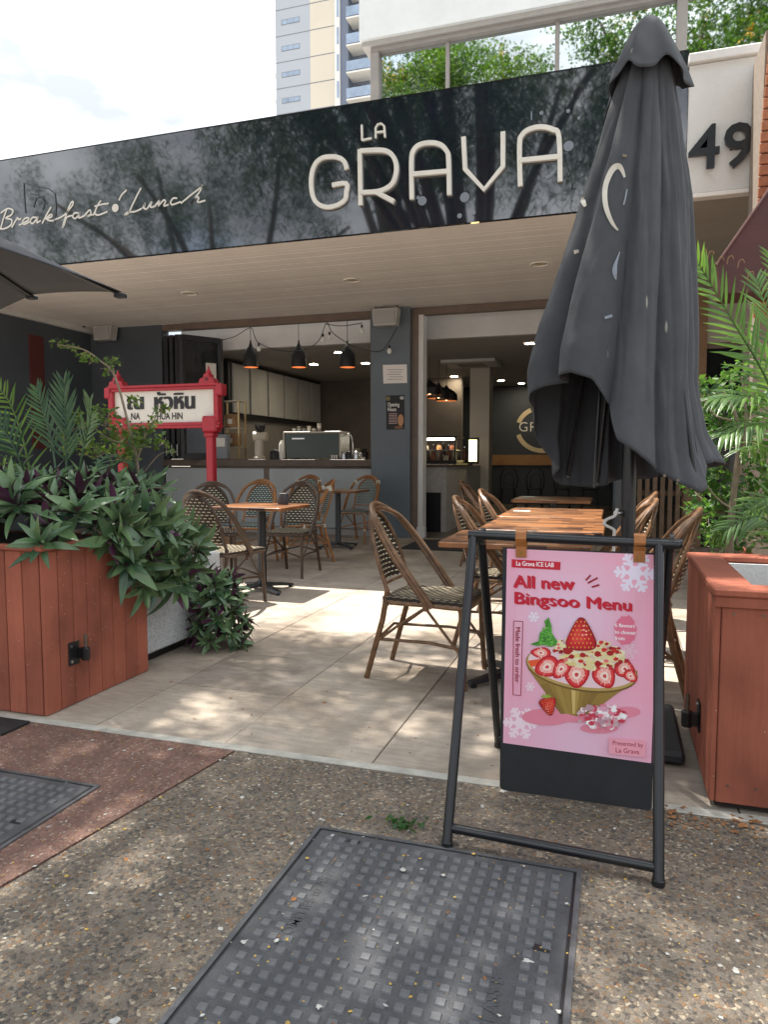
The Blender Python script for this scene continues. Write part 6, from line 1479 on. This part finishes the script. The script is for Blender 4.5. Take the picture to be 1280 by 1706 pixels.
frond(pL, [qq(120, 840), qq(140, 740, 3.4), qq(150, 700, 3.35), qq(150, 668, 3.3)], 13, .20, .016, M_PALMD, side=Vector((-.2, -1, .2)), spread=R(45), droop=.08, taper0=.30)
frond(pL, [qq(60, 850), qq(30, 760, 3.3), qq(0, 710, 3.25), qq(-30, 690, 3.2)], 16, .22, .018, M_PALMD, side=Vector((0, -.8, .8)), droop=.2)
frond(pL, [qq(60, 850), qq(40, 740, 3.6), qq(15, 670, 3.7), qq(-10, 640, 3.8)], 16, .24, .018, M_PALM, side=Vector((.2, -1, .3)), droop=.15)
frond(pL, [qq(80, 850), qq(60, 800, 3.2), qq(35, 785, 3.1), qq(5, 800, 3.0)], 15, .16, .014, M_PALMD, side=Vector((0, -.4, 1)), droop=.5)
frond(pL, [qq(110, 850), qq(150, 790, 3.6), qq(180, 760, 3.8), qq(215, 770, 3.9)], 15, .18, .015, M_PALMD, side=Vector((0, -.4, 1)), droop=.4)
frond(pL, [qq(60, 840), qq(20, 790, 3.6), qq(-20, 760, 3.6), qq(-50, 770, 3.6)], 15, .22, .016, M_PALM, side=Vector((0, -.4, 1)), droop=.3)
MB().tube([(-3.3, 3.12, .72), (-3.3, 3.3, .86)], .03, 10).build('trunk', M_BARK, pL, 'auto')
wd_ = thing('weed', 'small green weed sprig growing at the edge of the large pit cover', 'weed', G(665, 1380))
C_ = np.array(G(667, 1376))+rng.normal(size=(60, 3))*np.array([.030, .018, .006])+np.array([0, 0, .014]); V, Q = leaf_cloud(C_, 60, .026, .013); fast_mesh('leaves', V, Q, M_SHRUBG, wd_, kind='stuff')
MB().tube([G(667, 1380), Vector(G(667, 1378))+Vector((.004, .004, .02))], .002, 5).build('stem', M_SHRUBG, wd_)

# ================================================================== STREET TREES (behind and above the camera: shade, dapples, reflections)
def street_tree(label, base, hgt, crown, clumps, nleaf, L_, W, m, droop, seed, flowers=0, group='street trees along the kerb'):
    rg = np.random.default_rng(seed); random.seed(seed)
    t = thing('street_tree', label, 'tree', base, group); B0 = Vector(base)
    fork = B0+Vector((random.uniform(-.2, .2), random.uniform(-.2, .2), hgt*.34))
    MB().tube(catmull([B0, B0.lerp(fork, .5)+Vector((.08, -.05, 0)), fork], 4), [.26, .24, .22, .21, .2, .19, .18, .17, .16], 12).build('trunk', M_BARK, t, 'auto')
    cs = []
    for c, r_ in clumps:
        c = Vector(c); cs.append((c, r_))
        mid = fork.lerp(c, .5)+Vector((random.uniform(-.4, .4), random.uniform(-.4, .4), random.uniform(.2, .6)))
        P = catmull([fork, mid, c], 6); MB().tube(P, [.13*(1-.85*k/len(P))+.012 for k in range(len(P))], 8).build('limb', M_BARK, t, 'auto')
    tot = sum(r_**2 for c, r_ in cs); Cs = []
    for c, r_ in cs:
        n = int(nleaf*r_**2/tot); ns = max(4, n//(130 if droop > .5 else 70))
        sp = rg.normal(size=(ns, 3)); sp /= np.linalg.norm(sp, axis=1)[:, None]; sp *= (rg.uniform(.15, 1, ns)**.5)[:, None]*r_*np.array([1, 1, .72])
        idx = rg.integers(0, ns, n); p_ = sp[idx]+rg.normal(size=(n, 3))*np.array([.20, .20, .16])*(1+.12*r_)
        if droop > .5: p_ = sp[idx]+rg.normal(size=(n, 3))*np.array([.14, .14, .1]); p_[:, 2] -= rg.uniform(0, 1, n)*1.15
        Cs.append(np.array(c)+p_)
    Cc = np.concatenate(Cs); V, Q = leaf_cloud(Cc, len(Cc), L_, W, droop, rg=rg)
    mi = np.zeros(len(Q)); ms = [m]
    if flowers: ms = [m, M_FLOWER]; hot = rg.integers(0, len(Cc), flowers); fl = np.zeros(len(Cc), bool)
    fast_mesh('crown', V, Q, ms, t, kind='stuff')
    if flowers:
        fc = np.concatenate([Cc[h]+rg.normal(size=(26, 3))*np.array([.16, .16, .10])+np.array([0, 0, .1]) for h in hot]); V, Q = leaf_cloud(fc, len(fc), .10, .07, rg=rg); fast_mesh('blossom', V, Q, M_FLOWER, t, kind='stuff')
    return t
street_tree('tall drooping casuarina overhanging the footpath from the kerb', (-3.2, -3.6, 0), 10, 0,
            [((-4.4, .8, 7.6), 1.8), ((-2.6, 1.7, 7.4), 1.8), ((-5.6, 2.6, 7.9), 1.7), ((-4.0, 3.4, 8.0), 1.6), ((-1.0, .2, 7.5), 1.7), ((-6.2, .2, 8.0), 1.7), ((-2.6, -1.4, 8.3), 2.0), ((-4.6, -2.4, 8.8), 2.0), ((-1.9, 3.0, 8.0), 1.5), ((-3.4, 4.35, 8.6), 1.25), ((-5.0, 4.3, 8.6), 1.3), ((-2.0, 4.2, 8.8), 1.1), ((.3, 1.6, 8.0), 1.4), ((-4.3, 3.9, 8.2), 1.3), ((-2.9, 3.7, 8.3), 1.2), ((-1.6, 3.6, 8.4), 1.2), ((-3.9, 4.9, 8.7), 1.05), ((-5.0, 4.9, 8.8), 1.05), ((-2.8, 4.7, 8.8), .9)], 72000, .22, .021, M_CASU, .9, 3)
street_tree('tall bushy tree with yellow blossom at the kerb behind the camera', (2.6, -4.6, 0), 15, 0,
            [((1.6, -4.2, 11.6), 2.0), ((3.6, -4.6, 12.6), 2.1), ((.2, -5.0, 13.2), 2.0), ((2.2, -5.4, 15.0), 2.2), ((4.8, -4.4, 14.4), 2.0), ((-.8, -4.6, 14.9), 1.6), ((5.6, -4.2, 11.4), 1.8), ((3.4, -4, 9.6), 1.6)], 25000, .16, .085, M_TREELEAF, .1, 4, 34)
street_tree('second drooping casuarina further along the kerb', (-10.5, -4.4, 0), 10, 0,
            [((-10, -3.4, 7.6), 1.9), ((-8.0, -3.4, 8.6), 1.9), ((-11.6, -2.6, 8.2), 1.9), ((-12.4, -4.6, 9.2), 2.0), ((-8.2, -4.6, 6.4), 1.5), ((-13.6, -3.4, 7.4), 1.9), ((-15.4, -4, 8.4), 2.0), ((-6.6, -4.4, 7.0), 1.4)], 24000, .20, .020, M_CASU, .9, 5)
street_tree('feathery tree with yellow blossom at the kerb, reflected in the upper windows', (-5.6, -5.2, 0), 15, 0,
            [((-6.6, -4.8, 13.8), 1.8), ((-4.8, -5.2, 13.9), 1.7), ((-7.6, -5.4, 15.0), 1.6), ((-3.4, -4.8, 13.6), 1.3), ((-5.8, -5.6, 15.2), 1.5), ((-8.6, -5, 13.0), 1.4)], 17000, .15, .075, M_TREELEAF, .1, 6, 26)
street_tree('dark broad casuarina across the road', (4.8, -16.5, 0), 13, 0,
            [((4.8, -16, 11), 2.6), ((7.4, -16, 12), 2.6), ((3, -16.5, 13), 2.4), ((5.6, -17, 14.6), 2.5), ((9, -16, 10), 2.2)], 9000, .30, .05, M_CASU, .8, 8)

# ================================================================== LITTER ON THE PAVING
def blob_sheet(name, n, xr, yr, sz, m, z, wob, avoid=None, seed=1, aspect=1.0):
    rd = random.Random(seed); b = MB()
    for _ in range(n):
        x, y = rd.uniform(*xr), rd.uniform(*yr)
        if avoid and avoid(x, y): continue
        s = rd.uniform(*sz)*(2.0 if rd.random() < .12 else 1); k = rd.randint(9, 13); a0 = rd.uniform(0, 6.28); asp = rd.uniform(.5, 1)*aspect
        ring = [(s*(1+wob*rd.uniform(-1, 1))*math.cos(a0+6.283*i/k), s*asp*(1+wob*rd.uniform(-1, 1))*math.sin(a0+6.283*i/k)) for i in range(k)]
        c_, s_ = math.cos(a0*3), math.sin(a0*3); on = -.848 < x < -.086 and .95 < y < 2.0
        zz = z+(.0062+(.0048 if rd.random() < .6 else 0) if on else 0)
        vs = [(x, y, zz+.0012)]+[(x+p_*c_-r_*s_, y+p_*s_+r_*c_, zz) for p_, r_ in ring]
        b.add(vs, [(0, i+1, (i+1) % k+1) for i in range(k)])
    o = b.build(name, m); o['kind'] = 'stuff'; o['label'] = {'petals': 'tiny yellow petals scattered over the footpath', 'bird_droppings': 'white bird droppings spattered on the footpath and pit covers', 'dry_leaves': 'brown leaf scraps lying on the footpath', 'pebbles': 'proud pebbles standing in the footpath surface'}[name]
    o['category'] = name.replace('_', ' '); return o
blob_sheet('petals', 1700, (-3.0, 1.6), (.8, 2.46), (.0012, .0030), mat('petal', (.46, .30, .06), .7, .35, 40), .0016, .35, seed=2)
blob_sheet('bird_droppings', 420, (-3.0, 1.4), (.9, 2.46), (.0020, .0066), mat('dropping', (.46, .455, .42), .8, .2, 60), .0012, .5, seed=3)
blob_sheet('dry_leaves', 260, (-3.0, 1.6), (.9, 2.46), (.002, .006), mat('leaf_scrap', (.23, .10, .035), .8, .5, 60), .0018, .4, seed=4)

dl = blob_sheet('dry_leaves', 230, (.12, .95), (2.36, 2.50), (.003, .008), MATS['leaf_scrap'], .0058, .4, seed=9); dl['label'] = 'brown and yellow leaf litter swept against the foot of the bare planter'
dl = blob_sheet('dry_leaves', 60, (-2.9, .2), (2.55, 4.2), (.0025, .007), MATS['leaf_scrap'], .0030, .4, seed=12); dl['label'] = 'stray brown leaf scraps lying on the patio tiles'
random.seed(31)
for i in range(6):
    x_ = a_cm+.05+i*.085; o = thing('coffee_cup', 'stacked pale coffee cups on top of the espresso machine', 'cup', (x_, 10.42, zt_cm+.031), 'cup stacks on the espresso machine')
    for k in range(random.randint(1, 3)): MB().lathe((0, 0, k*.038), [(.018, 0), (.026, .006), (.036, .05), (.034, .05), (.022, .008)], 14).build('cup', [M_SIGNWHITE, M_GC, M_INGREY][(i+k) % 3], o, 'auto', world=False)
